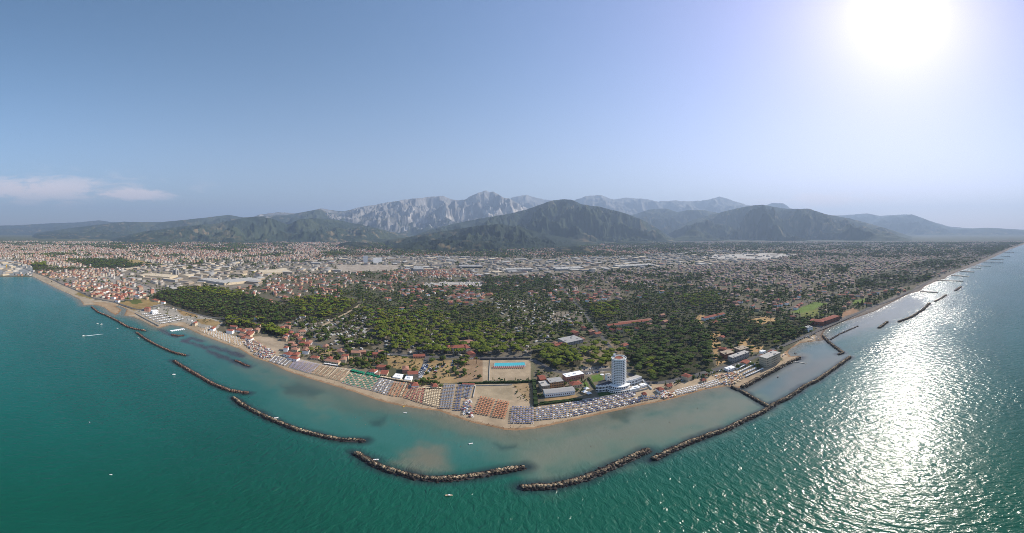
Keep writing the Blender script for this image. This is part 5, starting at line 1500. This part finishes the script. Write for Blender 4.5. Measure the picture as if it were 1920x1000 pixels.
# ------------------------------------------------------------------ people: one skinned figure, standing or wading
def person_mesh():
    me = bpy.data.meshes.new('person')
    J = [(0, 0, .92), (0, 0, 1.15), (0, 0, 1.40), (0, 0, 1.52), (0, 0, 1.64), (.19, 0, 1.40), (.26, .03, 1.12), (.28, -.06, .88), (-.19, 0, 1.40), (-.27, .02, 1.12), (-.26, -.08, .88),
         (.10, 0, .88), (.12, -.03, .48), (.12, .02, .06), (.12, -.13, .03), (-.10, 0, .88), (-.13, .04, .48), (-.13, .08, .06), (-.13, -.07, .03)]
    E_ = [(0, 1), (1, 2), (2, 3), (3, 4), (2, 5), (5, 6), (6, 7), (2, 8), (8, 9), (9, 10), (0, 11), (11, 12), (12, 13), (13, 14), (0, 15), (15, 16), (16, 17), (17, 18)]
    rad = [.13, .13, .15, .055, .105, .06, .048, .035, .06, .048, .035, .095, .07, .045, .04, .095, .07, .045, .04]
    me.from_pydata(J, E_, [])
    o = bpy.data.objects.new('person', me); COL.objects.link(o)
    md = o.modifiers.new('skin', 'SKIN')
    for i, r_ in enumerate(rad): me.skin_vertices[0].data[i].radius = (r_, r_ * (0.75 if i < 3 else 1))
    me.skin_vertices[0].data[0].use_root = True
    o.modifiers.new('sub', 'SUBSURF').levels = 1
    out = bpy.data.meshes.new_from_object(o.evaluated_get(bpy.context.evaluated_depsgraph_get()))
    bpy.data.objects.remove(o)
    out.name = 'person'
    out.materials.clear(); out.materials.append(M['skin'])
    return out


pm = person_mesh()
trunks = {c: MB().lathe([(0.165, 0.72), (0.19, 0.86), (0.15, 1.0)], 10).mesh('swimwear', M['cv_' + c]) for c in ('redc', 'blue', 'green', 'whitec')}
hair_me = MB().lathe([(0.118, 1.62), (0.115, 1.70), (0.06, 1.765), (0.01, 1.775)], 8).mesh('hair', M['car_black'])


def person(x, y, z, label, group):
    e = link('person', pm); e.location = (x, y, z); e.rotation_euler = (0, 0, rnd.random() * 6.28)
    tag(e, label, 'person', group)
    link('hair', hair_me, None, e)
    return e


shp_ = [(478, 672), (538, 696), (600, 716), (667, 736), (740, 759), (824, 771), (886, 793), (945, 806), (1003, 804), (1089, 785), (1197, 761), (1273, 745), (1362, 724)]
cn = {'redc': 'red', 'blue': 'blue', 'green': 'green', 'whitec': 'white'}
for i in range(110):
    t_ = rnd.random() * (len(shp_) - 1); k = int(t_); f = t_ - k
    px = shp_[k][0] * (1 - f) + shp_[k + 1][0] * f; py = shp_[k][1] * (1 - f) + shp_[k + 1][1] * f
    px += rnd.gauss(0, 2); py -= rnd.uniform(0.3, 6)
    v = G(px, py); s_ = float(shore_sd(np.array([v.x]), np.array([v.y]))[0])
    if s_ < 0.3: continue
    c = rnd.choice(list(trunks))
    side = 'left' if px < 760 else 'middle' if px < 1000 else 'right'
    e = person(v.x, v.y, float(gz(np.array([s_]))[0]), 'bather in %s swimwear on the %s beach close to the waterline' % (cn[c], {'left': 'long curving', 'middle': 'pointed', 'right': 'narrow tower'}[side]), 'bathers in %s swimwear, %s beach' % (cn[c], side))
    link('swimwear', trunks[c], None, e)
for i in range(70):
    px, py = rnd.uniform(620, 1420), rnd.uniform(752, 860)
    v = G(px, py); s_ = float(shore_sd(np.array([v.x]), np.array([v.y]))[0])
    if s_ > -3 or s_ < -75 or min(segdist(b, np.array([v.x]), np.array([v.y]))[0] for b in BW) < 14: continue
    side = 'left of the beach point' if px < 960 else 'right of the beach point'
    person(v.x, v.y, -1.05 if s_ < -10 else -0.7, 'dark haired bather wading in the shallow lagoon ' + side, 'bathers wading ' + side)

# ------------------------------------------------------------------ trees: prototypes
ico = bmesh.new(); bmesh.ops.create_icosphere(ico, subdivisions=2, radius=1)
I2v = A_([v.co[:] for v in ico.verts]); I2f = A_([[v.index for v in f.verts] for f in ico.faces]); ico.free()
ico = bmesh.new(); bmesh.ops.create_icosphere(ico, subdivisions=1, radius=1)
I1v = A_([v.co[:] for v in ico.verts]); I1f = A_([[v.index for v in f.verts] for f in ico.faces]); ico.free()


def crown(kind, seed, lod):
    """Crown of unit radius: overlapping ragged clumps plus loose leaf sprays. kind 'pine' is a flat umbrella, 'round' a broadleaf, 'tall' a poplar."""
    g = np.random.default_rng(seed)
    nl, (iv, if_) = {0: (11, (I2v, I2f)), 1: (6, (I1v, I1f)), 2: (2, (I1v, I1f))}[lod]
    Vs, Fs, off = [], [], 0
    for i in range(nl):
        a = 2.4 * i + g.random(); rr = math.sqrt((i + 0.3) / nl) * 0.72 if nl > 2 else 0.25
        if kind == 'pine':
            c = A_([rr * math.cos(a), rr * math.sin(a), 0.30 * (1 - rr * rr) + 0.06 * g.normal()])
            s = A_([0.40, 0.40, 0.20]) * g.uniform(0.8, 1.2)
        elif kind == 'round':
            c = A_([rr * 0.8 * math.cos(a), rr * 0.8 * math.sin(a), 0.75 + 0.55 * (g.random() - 0.45) * (1.2 - rr)])
            s = A_([0.46, 0.46, 0.42]) * g.uniform(0.75, 1.15)
        else:
            c = A_([0.3 * rr * math.cos(a), 0.3 * rr * math.sin(a), 0.4 + 2.2 * i / max(nl - 1, 1)])
            s = A_([0.42, 0.42, 0.6]) * g.uniform(0.8, 1.1) * (1.1 - 0.5 * i / nl)
        if lod == 2:
            s = s * A_([1.7, 1.7, 1.5])
        v = iv * (1 + g.normal(0, 0.13 if lod == 0 else 0.17, (len(iv), 1))) * s + c
        Vs.append(v); Fs.append(if_ + off); off += len(v)
    if lod == 0:
        for i in range(150):
            base = Vs[g.integers(0, nl)]; p = base[g.integers(0, len(base))] * (1 + 0.05 * g.random())
            u = g.normal(size=3); u /= np.linalg.norm(u); w = np.cross(u, g.normal(size=3)); w /= np.linalg.norm(w)
            q = 0.09
            Vs.append(A_([p - u * q, p + u * q, p + w * q * 1.5])); Fs.append(A_([[off, off + 1, off + 2]])); off += 3
    return np.concatenate(Vs), np.concatenate(Fs)


KN = ['round', 'pine', 'pine']
Np = 5
crown_me = {}
for k, m_ in (('pine', 'pine'), ('pinedk', 'pinedk'), ('leaf', 'leaf')):
    for s_ in range(Np):
        v, f = crown('round' if k == 'leaf' else 'pine', 10 * s_ + len(k), 0)
        me = mesh_np('crown', v, [f]); me.materials.append(M[m_]); crown_me[k, s_] = me


def trunk_mesh(hc, limbs, seed):
    g = random.Random(seed); m = MB()
    top = Vector((g.gauss(0, .03), g.gauss(0, .03), hc * 0.8))
    m.tube((0, 0, -0.4), top, 0.045, 0.028, 7)
    for i in range(limbs):
        a = 6.28 * i / limbs + g.random()
        m.tube(top * 0.92, (0.45 * math.cos(a), 0.45 * math.sin(a), hc + 0.12), 0.024, 0.010, 5)
    return m.mesh('trunk', M['bark'])


trunk_me = {('pine', s_): trunk_mesh(1.35, 4, s_) for s_ in range(3)}
trunk_me.update({('leaf', s_): trunk_mesh(0.55, 3, 30 + s_) for s_ in range(3)})

# candidates, ring by ring, in real density
TR_ = []     # x, y, radius, kind, zone
RINGS = [(300, 700, 1.0, 1.0, 0), (700, 1150, 1.0, 1.0, 1), (1150, 1900, 1.25, 0.62, 1), (1900, 3200, 1.6, 0.36, 2), (3200, 5600, 2.4, 0.13, 2)]
TMAX = 14500.0
Blk = Blocked.copy()


def sample(d0, d1, per_km2, amin=-92, amax=92):
    area = (d1 * d1 - d0 * d0) / 2 * R(amax - amin) / 1e6
    n = int(area * per_km2)
    d = np.sqrt(rng.uniform(d0 * d0, d1 * d1, n)); a = np.radians(rng.uniform(amin, amax, n))
    x, y = d * np.sin(a), d * np.cos(a)
    px, py = P(x, y)
    k = (px > X0 + 1) & (px < X1 - 1) & (py < Y1 - 1)
    return x[k], y[k], px[k], py[k]


# houses first, so that trees keep off them
HN = []
hx, hy, hw, hd, hh, hr, hk, hzone = [], [], [], [], [], [], [], []
for d0, d1, sc, den in ((380, 1000, 1.0, 1.0), (1000, 2000, 1.0, 1.0), (2000, 3600, 1.15, 0.85), (3600, 6200, 1.5, 0.45)):
    x, y, px, py = sample(d0, d1, 5200 * den)
    iy, ix = block(px - 0.5, py - 0.5)
    prob = Hd[iy, ix] / 5200.0 * np.where(Hk[iy, ix] >= 2, np.where(Hk[iy, ix] == 4, np.clip(0.55 + 3.2 * (n2[iy, ix] - 0.42), 0.1, 1.5), 1.0), np.clip(0.5 + 5.0 * (n2[iy, ix] - 0.44) + 2.0 * (n1[iy, ix] - 0.5), 0.05, 1.7))
    k = (rng.random(len(x)) < prob) & ~Blk[iy, ix]
    x, y, iy, ix = x[k], y[k], iy[k], ix[k]
    kind = Hk[iy, ix]
    w = np.where(kind == 2, rng.uniform(12, 26, len(x)) * rng.choice([1, 1, 1.5, 2.4], len(x)), np.where(kind == 3, rng.uniform(5.5, 8, len(x)), rng.uniform(8, 15, len(x)))) * sc
    dd = np.where(kind == 2, w * rng.uniform(0.35, 0.8, len(x)), np.where(kind == 3, 2.6, rng.uniform(7, 11, len(x)))) * np.where(kind == 2, 1, sc)
    h_ = np.where(kind == 2, rng.uniform(5, 10, len(x)), np.where(kind == 3, 2.5, np.where(kind == 1, rng.choice([6, 9, 12, 15], len(x)), rng.choice([4, 6, 6.5, 7], len(x)))))
    # drop overlaps on a coarse hash
    cell = {}
    good = np.zeros(len(x), bool)
    for i in np.argsort(-w):
        r_ = w[i] * 0.5
        key = (int(x[i] // 30), int(y[i] // 30)); hit = False
        for ax_ in (-1, 0, 1):
            for ay_ in (-1, 0, 1):
                for j in cell.get((key[0] + ax_, key[1] + ay_), ()):
                    if (x[i] - x[j]) ** 2 + (y[i] - y[j]) ** 2 < (r_ * 0.85 + w[j] * 0.42 + 0.6) ** 2: hit = True; break
                if hit: break
            if hit: break
        if not hit:
            good[i] = True; cell.setdefault(key, []).append(i)
    base_rot = np.where(kind == 3, 0.9, 0.35) + 0.8 * (n2[iy, ix] - 0.5)
    rot = base_rot + rng.choice([0, math.pi / 2], len(x)) + rng.normal(0, 0.05, len(x))
    for arr, q in zip((hx, hy, hw, hd, hh, hr, hk, hzone), (x, y, w, dd, h_, rot, kind, Zone[iy, ix])): arr.append(q[good])
hx, hy, hw, hd, hh, hr, hk, hzone = [np.concatenate(a) for a in (hx, hy, hw, hd, hh, hr, hk, hzone)]
hdist = np.hypot(hx, hy)
print('houses', len(hx), [(k, int((hk == k).sum())) for k in range(5)])
# keep trees off them
hp_, hq_ = P(hx, hy)
ppm = (1 / np.radians(1 / S)) / hdist
for i in np.where((hdist < 2600) & (hk != 3))[0]:
    rx = hw[i] * 0.5 * ppm[i] + 0.8; ry = max(hw[i], hd[i]) * 0.5 * ppm[i] * H / hdist[i] + 0.8
    Blk[max(0, int(hq_[i] - ry - Y0)):int(hq_[i] + ry * 1.1 - Y0) + 1, max(0, int(hp_[i] - rx - X0)):int(hp_[i] + rx - X0) + 1] = True

tx_, ty_, tr_, tk_, tz_, tl_ = [], [], [], [], [], []
for d0, d1, sc, den, lod in RINGS:
    x, y, px, py = sample(d0, d1, TMAX * den)
    iy, ix = block(px - 0.5, py - 0.5)
    dens = Td[iy, ix]
    dens = np.where(dens < 9000, dens * np.clip(4.2 * (n1[iy, ix] - 0.27), 0.05, 2.6) * np.clip(1.15 + 5 * (0.45 - n2[iy, ix]), 0.35, 2.6), dens)
    k = (rng.random(len(x)) < dens / TMAX) & ~Blk[iy, ix]
    x, y, iy, ix = x[k], y[k], iy[k], ix[k]
    kind = Tk[iy, ix].copy()
    sw = rng.random(len(x)) < np.where(kind == 0, 0.12, 0.10)
    kind = np.where(sw, np.where(kind == 0, rng.choice([1, 2], len(x)), np.where(kind == 1, 2, 0)), kind)
    r_ = np.where(kind == 0, rng.uniform(2.2, 4.8, len(x)), np.where(kind == 1, rng.uniform(4.2, 7.2, len(x)), rng.uniform(3.8, 6.0, len(x)))) * sc
    lowz = (dens[k] < 1200)
    r_ = np.where(lowz, r_ * 0.72, r_)
    tx_.append(x); ty_.append(y); tr_.append(r_); tk_.append(kind); tz_.append(Zone[iy, ix]); tl_.append(np.full(len(x), lod))
# garden trees of the seafront lots
for pl, n, kind, r0, r1 in (([(846, 678), (868, 676), (874, 718), (850, 718)], 24, 0, 2, 3.8), ([(866, 677), (904, 677), (904, 684), (870, 690)], 9, 1, 2.8, 4.2),
                            ([(872, 692), (902, 690), (902, 714), (876, 716)], 7, 0, 0.9, 1.6), ([(800, 690), (846, 684), (846, 712), (792, 716)], 26, 0, 1.4, 3.0), ([(728, 670), (790, 678), (784, 700), (728, 690)], 30, 0, 0.9, 2.2),
                            ([(600, 655), (725, 668), (725, 706), (660, 692), (560, 672), (560, 655)], 110, 0, 1.7, 3.4), ([(600, 655), (725, 668), (725, 690), (560, 662)], 14, 1, 3.5, 5),
                            ([(420, 612), (480, 600), (560, 628), (598, 652), (560, 650), (545, 640), (500, 628), (450, 630)], 120, 0, 2, 4), ([(420, 612), (480, 600), (560, 628), (598, 652), (560, 650), (545, 640), (500, 628), (450, 630)], 40, 1, 4, 6),
                            ([(964, 724), (1000, 722), (1000, 760), (968, 750)], 22, 0, 0.7, 1.6), ([(775, 716), (830, 722), (830, 729), (780, 728)], 30, 0, 1.4, 2.8), ([(1006, 700), (1092, 690), (1104, 738), (1010, 748)], 55, 0, 1.4, 2.8),
                            ([(1215, 722), (1340, 694), (1345, 706), (1225, 735)], 34, 0, 1.3, 2.3), ([(1340, 694), (1440, 660), (1440, 668), (1345, 700)], 30, 0, 1.5, 3), ([(905, 714), (998, 714), (998, 721), (905, 721)], 16, 0, 1.2, 2.2),
                            ([(1332, 622), (1420, 640), (1430, 662), (1345, 690)], 60, 0, 2, 4.2), ([(255, 585), (300, 572), (400, 602), (380, 614)], 60, 0, 1.2, 2.6)):
    px = rng.uniform(min(p[0] for p in pl), max(p[0] for p in pl), n * 6); py = rng.uniform(min(p[1] for p in pl), max(p[1] for p in pl), n * 6)
    iy, ix = block(px - 0.5, py - 0.5)
    k = np.where(inside(pl, px, py) & ~Blk[iy, ix])[0][:n]
    x, y = Gn(px[k], py[k])
    tx_.append(x); ty_.append(y); tr_.append(rng.uniform(r0, r1, len(k))); tk_.append(np.full(len(k), kind, np.int8)); tz_.append(np.zeros(len(k), np.int16)); tl_.append(np.full(len(k), 0))
tx_, ty_, tr_, tk_, tz_, tl_ = [np.concatenate(a) for a in (tx_, ty_, tr_, tk_, tz_, tl_)]
td_ = np.hypot(tx_, ty_)
print('trees', len(tx_), [int((tl_ == l).sum()) for l in range(3)])
hc_ = np.where(tk_ == 0, tr_ * rng.uniform(0.5, 0.75, len(tr_)), rng.uniform(7.5, 10.5, len(tr_)))
# the largest of each kind stand as trees of their own
size = tr_ / td_
own = np.zeros(len(tx_), bool)
tpx = P(tx_, ty_)[0]
for kk, nm, lab in ((0, 'broadleaf_tree', 'round crowned green tree '), (1, 'umbrella_pine', 'bright green umbrella pine '), (2, 'stone_pine', 'dark green stone pine ')):
    c = np.where((tk_ == kk) & (td_ < 900))[0]
    c = c[np.argsort(-size[c])][:290]
    own[c] = True
    for i in c:
        z = ZONES[tz_[i]]
        if tz_[i] == 0:
            x_ = tpx[i]
            z = 'near the left beach clubs' if x_ < 560 else 'among the seafront gardens left of the car park' if x_ < 770 else 'around the dry grass car park' if x_ < 905 else 'round the pool court' if x_ < 1006 else 'in the tower gardens' if x_ < 1225 else 'along the right coast road'
        e = empty(nm, (tx_[i], ty_[i], GZ - 0.05), rnd.random() * 6.28, lab + z, 'tree', (lab + z).replace(' tree ', ' trees ').replace(' pine ', ' pines ', 1))
        s_ = float(tr_[i])
        co = link('crown', crown_me[('leaf', 'pine', 'pinedk')[kk], rnd.randrange(Np)], None, e)
        tr = link('trunk', trunk_me[('leaf' if kk == 0 else 'pine'), rnd.randrange(3)], None, e)
        hc = float(hc_[i])
        if kk == 0:
            co.scale = (s_, s_, s_ * 1.05); co.location.z = hc * 0.4; tr.scale = (s_, s_, s_)
        else:
            co.scale = (s_, s_, s_ * 0.95); co.location.z = hc - s_ * 0.05; tr.scale = (s_, s_, hc / 1.35)
pal = A_([(0.094, 0.124, 0.034), (0.155, 0.186, 0.027), (0.086, 0.117, 0.032)])
geo_ = {'woodland': [], 'pine_forest': []}
for lod in (0, 1, 2):
    for kk, kn in ((0, 'round'), (1, 'pine'), (2, 'pine')):
        L_ = max(lod, 1)
        sel = np.where((tl_ == lod) & (tk_ == kk) & ~own)[0]
        if not len(sel): continue
        protos = []
        for s_ in range(6):
            v, f = crown(kn, 500 + s_ + 10 * L_, L_)
            protos.append((v, [f], ['a']))
        if kk == 0 and lod < 2:
            for s_ in range(1):
                v, f = crown('tall', 900 + s_, L_); protos.append((v * A_([0.8, 0.8, 0.9]), [f], ['a']))
        n = len(sel)
        r_ = tr_[sel]
        z = np.where(tk_[sel] == 0, hc_[sel] * 0.4, hc_[sel])
        tint = pal[kk][None] * rng.uniform(0.6, 1.4, (n, 1)) * (1 + 0.12 * rng.normal(size=(n, 3)))
        olive = rng.random(n) < (0.16 if kk == 0 else 0.04)
        tint[olive] = A_((0.10, 0.095, 0.045)) * rng.uniform(0.7, 1.2, (int(olive.sum()), 1))
        geo_['woodland' if kk == 0 else 'pine_forest'].append(scatter(protos, np.stack([tx_[sel], ty_[sel], GZ + z], 1), np.stack([r_, r_, r_], 1), rng.random(n) * 6.28, {'a': np.clip(tint, 0.01, 1)}))
        if kk and lod < 2:
            tv = A_([(sx * 0.25, sy * 0.25, zz) for zz in (-0.3, 1.0) for sx, sy in ((-1, -1), (1, -1), (1, 1), (-1, 1))])
            geo_['pine_forest'].append(scatter([(tv, [A_([(0, 1, 5, 4), (1, 2, 6, 5), (2, 3, 7, 6), (3, 0, 4, 7)])], [(0.10, 0.065, 0.045)])], np.stack([tx_[sel], ty_[sel], np.full(n, GZ)], 1), np.stack([np.ones(n), np.ones(n), z + 0.5], 1), np.zeros(n), {}))
for nm, parts in geo_.items():
    V, F, C_ = cat_geo(parts)
    tag(link(nm, mesh_np(nm, V, F, C_), M['tint_leaf']), 'broadleaf woods and garden trees spread over the plain' if nm == 'woodland' else 'pine woods spread behind the beach', None, None, 'stuff')

# ------------------------------------------------------------------ houses, sheds and caravans
WALLS = {'white': M['white'], 'cream': M['cream'], 'pink': M['pink'], 'sandy': M['sandy']}
house_wall = {k: MB().box(-0.5, 0.5, -0.5, 0.5, -0.1, 1).mesh('wall', m_) for k, m_ in list(WALLS.items()) + [('grey', M['grey'])]}
house_roof = {}
for k, m_ in (('terracotta', M['terra']), ('faded', M['terrapale'])):
    house_roof[k, 0] = MB().gable(-0.55, 0.55, -0.57, 0.57, 0, 1, 0).mesh('roof', m_); house_roof[k, 1] = MB().gable(-0.55, 0.55, -0.57, 0.57, 0, 1, 0.28).mesh('roof', m_)
ownh = np.zeros(len(hx), bool)
sizeh = hw / hdist
for kk in ((0, 1, 4), (2,), (3,)):
    m_ = np.isin(hk, kk)
    c = np.where(m_)[0]
    c = c[np.argsort(-sizeh[c])][:{0: 290, 2: 200, 3: 290}[kk[0]]]
    ownh[c] = True
    for i in c:
        z = ZONES[hzone[i]]
        if hzone[i] == 0:
            xx = hp_[i]
            z = 'among the woods left of the straight road' if xx < 1040 else 'in the suburb right of the straight road'
        loc = (hx[i], hy[i], GZ)
        if kk[0] == 0:
            wc = rnd.choice(list(WALLS)); rc = rnd.choice(['terracotta', 'terracotta', 'faded']); hip = rnd.randrange(2)
            lab = '%s house, %s %s roof, %s' % (wc, rc, 'hipped' if hip else 'gabled', z)
            e = empty('house', loc, hr[i], lab, 'house', lab.replace(' house,', ' houses,', 1))
            o = link('wall', house_wall[wc], None, e); o.scale = (hw[i], hd[i], hh[i])
            o = link('roof', house_roof[rc, hip], None, e); o.scale = (hw[i], hd[i], 2.1); o.location.z = hh[i]
        elif kk[0] == 2:
            wc = rnd.choice(['grey', 'cream', 'sandy']); rc = rnd.choice(['palegrey', 'grey', 'sandy', 'cream', 'palegrey'])
            lab = '%s walled flat shed with %s roof %s' % (wc, {'palegrey': 'pale', 'grey': 'grey', 'sandy': 'tan', 'cream': 'cream'}[rc], z)
            e = empty('industrial_shed', loc, hr[i], lab, 'shed', lab.replace('shed', 'sheds', 1))
            o = link('wall', house_wall[wc], None, e); o.scale = (hw[i], hd[i], hh[i])
            key = ('shed', rc)
            if key not in house_roof:
                house_roof[key] = MB().gable(-0.505, 0.505, -0.505, 0.505, 0, 1, 0).mesh('roof', M[rc])
            o = link('roof', house_roof[key], None, e); o.scale = (hw[i], hd[i], max(0.6, hd[i] * 0.04)); o.location.z = hh[i]
        else:
            wc = rnd.choice(['white', 'white', 'cream'])
            lab = '%s caravan parked %s' % (wc, z)
            e = empty('caravan', loc, hr[i], lab, 'caravan', lab.replace('caravan', 'caravans', 1))
            if ('car', wc) not in house_roof:
                house_roof['car', wc] = MB().box(-0.5, 0.5, -0.5, 0.5, 0.14, 1).mesh('body', M[wc], 0.04)
                house_roof['carw'] = MB().box(-0.4, 0.3, -0.515, -0.505, 0.5, 0.78).mesh('window', M['glass'])
                house_roof['carr'] = MB().box(-0.52, 0.52, -0.54, 0.54, 1.0, 1.06).mesh('roof', M['palegrey'])
            for nm, me in (('body', house_roof['car', wc]), ('window', house_roof['carw']), ('roof', house_roof['carr'])):
                o = link(nm, me, None, e); o.scale = (hw[i], hd[i], hh[i])
bxv = A_([(sx * 0.5, sy * 0.5, z) for z in (-0.1, 1) for sx, sy in ((-1, -1), (1, -1), (1, 1), (-1, 1))])
bxf = A_([(0, 1, 5, 4), (1, 2, 6, 5), (2, 3, 7, 6), (3, 0, 4, 7)])
geo_ = {}


def hproto(rh, hip, ov=0.56):
    rv = A_([(-ov, -ov, 1), (ov, -ov, 1), (ov, ov, 1), (-ov, ov, 1), (-ov + hip, 0, 1 + rh), (ov - hip, 0, 1 + rh)])
    return (np.concatenate([bxv, rv]), [bxf, A_([(0, 1, 5, 4), (2, 3, 4, 5)]) + 8, A_([(1, 2, 5), (3, 0, 4)]) + 8], ['w', 'r', 'r' if hip else 'w'])


ROOF_P = {0: [(0.26, 0.09, 0.06), (0.29, 0.13, 0.09), (0.31, 0.17, 0.12), (0.20, 0.09, 0.07)], 1: [(0.30, 0.14, 0.10), (0.34, 0.22, 0.16), (0.33, 0.28, 0.23), (0.27, 0.15, 0.11)],
          2: [(0.32, 0.295, 0.25), (0.24, 0.22, 0.19), (0.42, 0.385, 0.33), (0.17, 0.165, 0.16), (0.36, 0.30, 0.22), (0.24, 0.13, 0.09)], 3: [(0.68, 0.67, 0.63), (0.6, 0.58, 0.52), (0.5, 0.46, 0.38), (0.34, 0.15, 0.09), (0.25, 0.3, 0.32)],
          4: [(0.22, 0.115, 0.09), (0.25, 0.16, 0.13), (0.26, 0.21, 0.18), (0.20, 0.12, 0.095)]}
WALL_P = {0: [(0.6, 0.56, 0.48), (0.55, 0.40, 0.25), (0.5, 0.30, 0.2), (0.66, 0.64, 0.6)], 1: [(0.46, 0.39, 0.29), (0.48, 0.44, 0.37), (0.43, 0.30, 0.21), (0.52, 0.49, 0.44)], 2: [(0.42, 0.39, 0.34), (0.3, 0.29, 0.27), (0.5, 0.46, 0.40)],
          3: [(0.68, 0.67, 0.64), (0.6, 0.56, 0.46)], 4: [(0.40, 0.34, 0.30), (0.45, 0.40, 0.36), (0.33, 0.24, 0.20)]}
parts = {}
for kk in range(5):
    sel = np.where((hk == kk) & ~ownh)[0]
    if not len(sel): continue
    n = len(sel)
    pr = [hproto(0.3, 0), hproto(0.3, 0.28)] if kk in (0, 1, 4) else [hproto(0.06, 0, 0.505)] if kk == 2 else [hproto(0.12, 0, 0.52)]
    tint = {'w': A_(WALL_P[kk])[rng.integers(0, len(WALL_P[kk]), n)] * rng.uniform(0.85, 1.1, (n, 1)), 'r': A_(ROOF_P[kk])[rng.integers(0, len(ROOF_P[kk]), n)] * rng.uniform(0.8, 1.15, (n, 1))}
    nm = {0: 'housing', 1: 'housing', 4: 'housing', 2: 'shed_sprawl', 3: 'camp_pitches'}[kk]
    parts.setdefault(nm, []).append(scatter(pr, np.stack([hx[sel], hy[sel], np.full(n, GZ)], 1), np.stack([hw[sel], hd[sel], hh[sel]], 1), hr[sel], tint))
for nm, p_ in parts.items():
    V, F, C_ = cat_geo(p_)
    tag(link(nm, mesh_np(nm, V, F, C_), M['tint']), {'housing': 'small houses spread over the plain to the hills', 'shed_sprawl': 'small pale sheds of the far industrial belt', 'camp_pitches': 'small white caravans and huts of the campsites'}[nm], None, None, 'stuff')

# ------------------------------------------------------------------ haze: one box of even air round everything
hb = bmesh.new()
bmesh.ops.create_cube(hb, size=1.0)
for v in hb.verts:
    v.co.x *= 56000; v.co.y *= 56000
    v.co.z = -5.0 if v.co.z < 0 else 2350.0
hm = bpy.data.meshes.new('haze'); hb.to_mesh(hm); hb.free()
hmat = bpy.data.materials.new('thin_air'); hmat.use_nodes = True
t = hmat.node_tree; t.nodes.remove(t.nodes['Principled BSDF'])
pv = nd(t, 'ShaderNodeVolumePrincipled')
pv.inputs['Color'].default_value = (0.54, 0.71, 0.96, 1)
pv.inputs['Density'].default_value = 6.8e-5
pv.inputs['Anisotropy'].default_value = 0.16
t.links.new(pv.outputs[0], t.nodes['Material Output'].inputs['Volume'])
tag(link('haze', hm, hmat), kind='stuff')
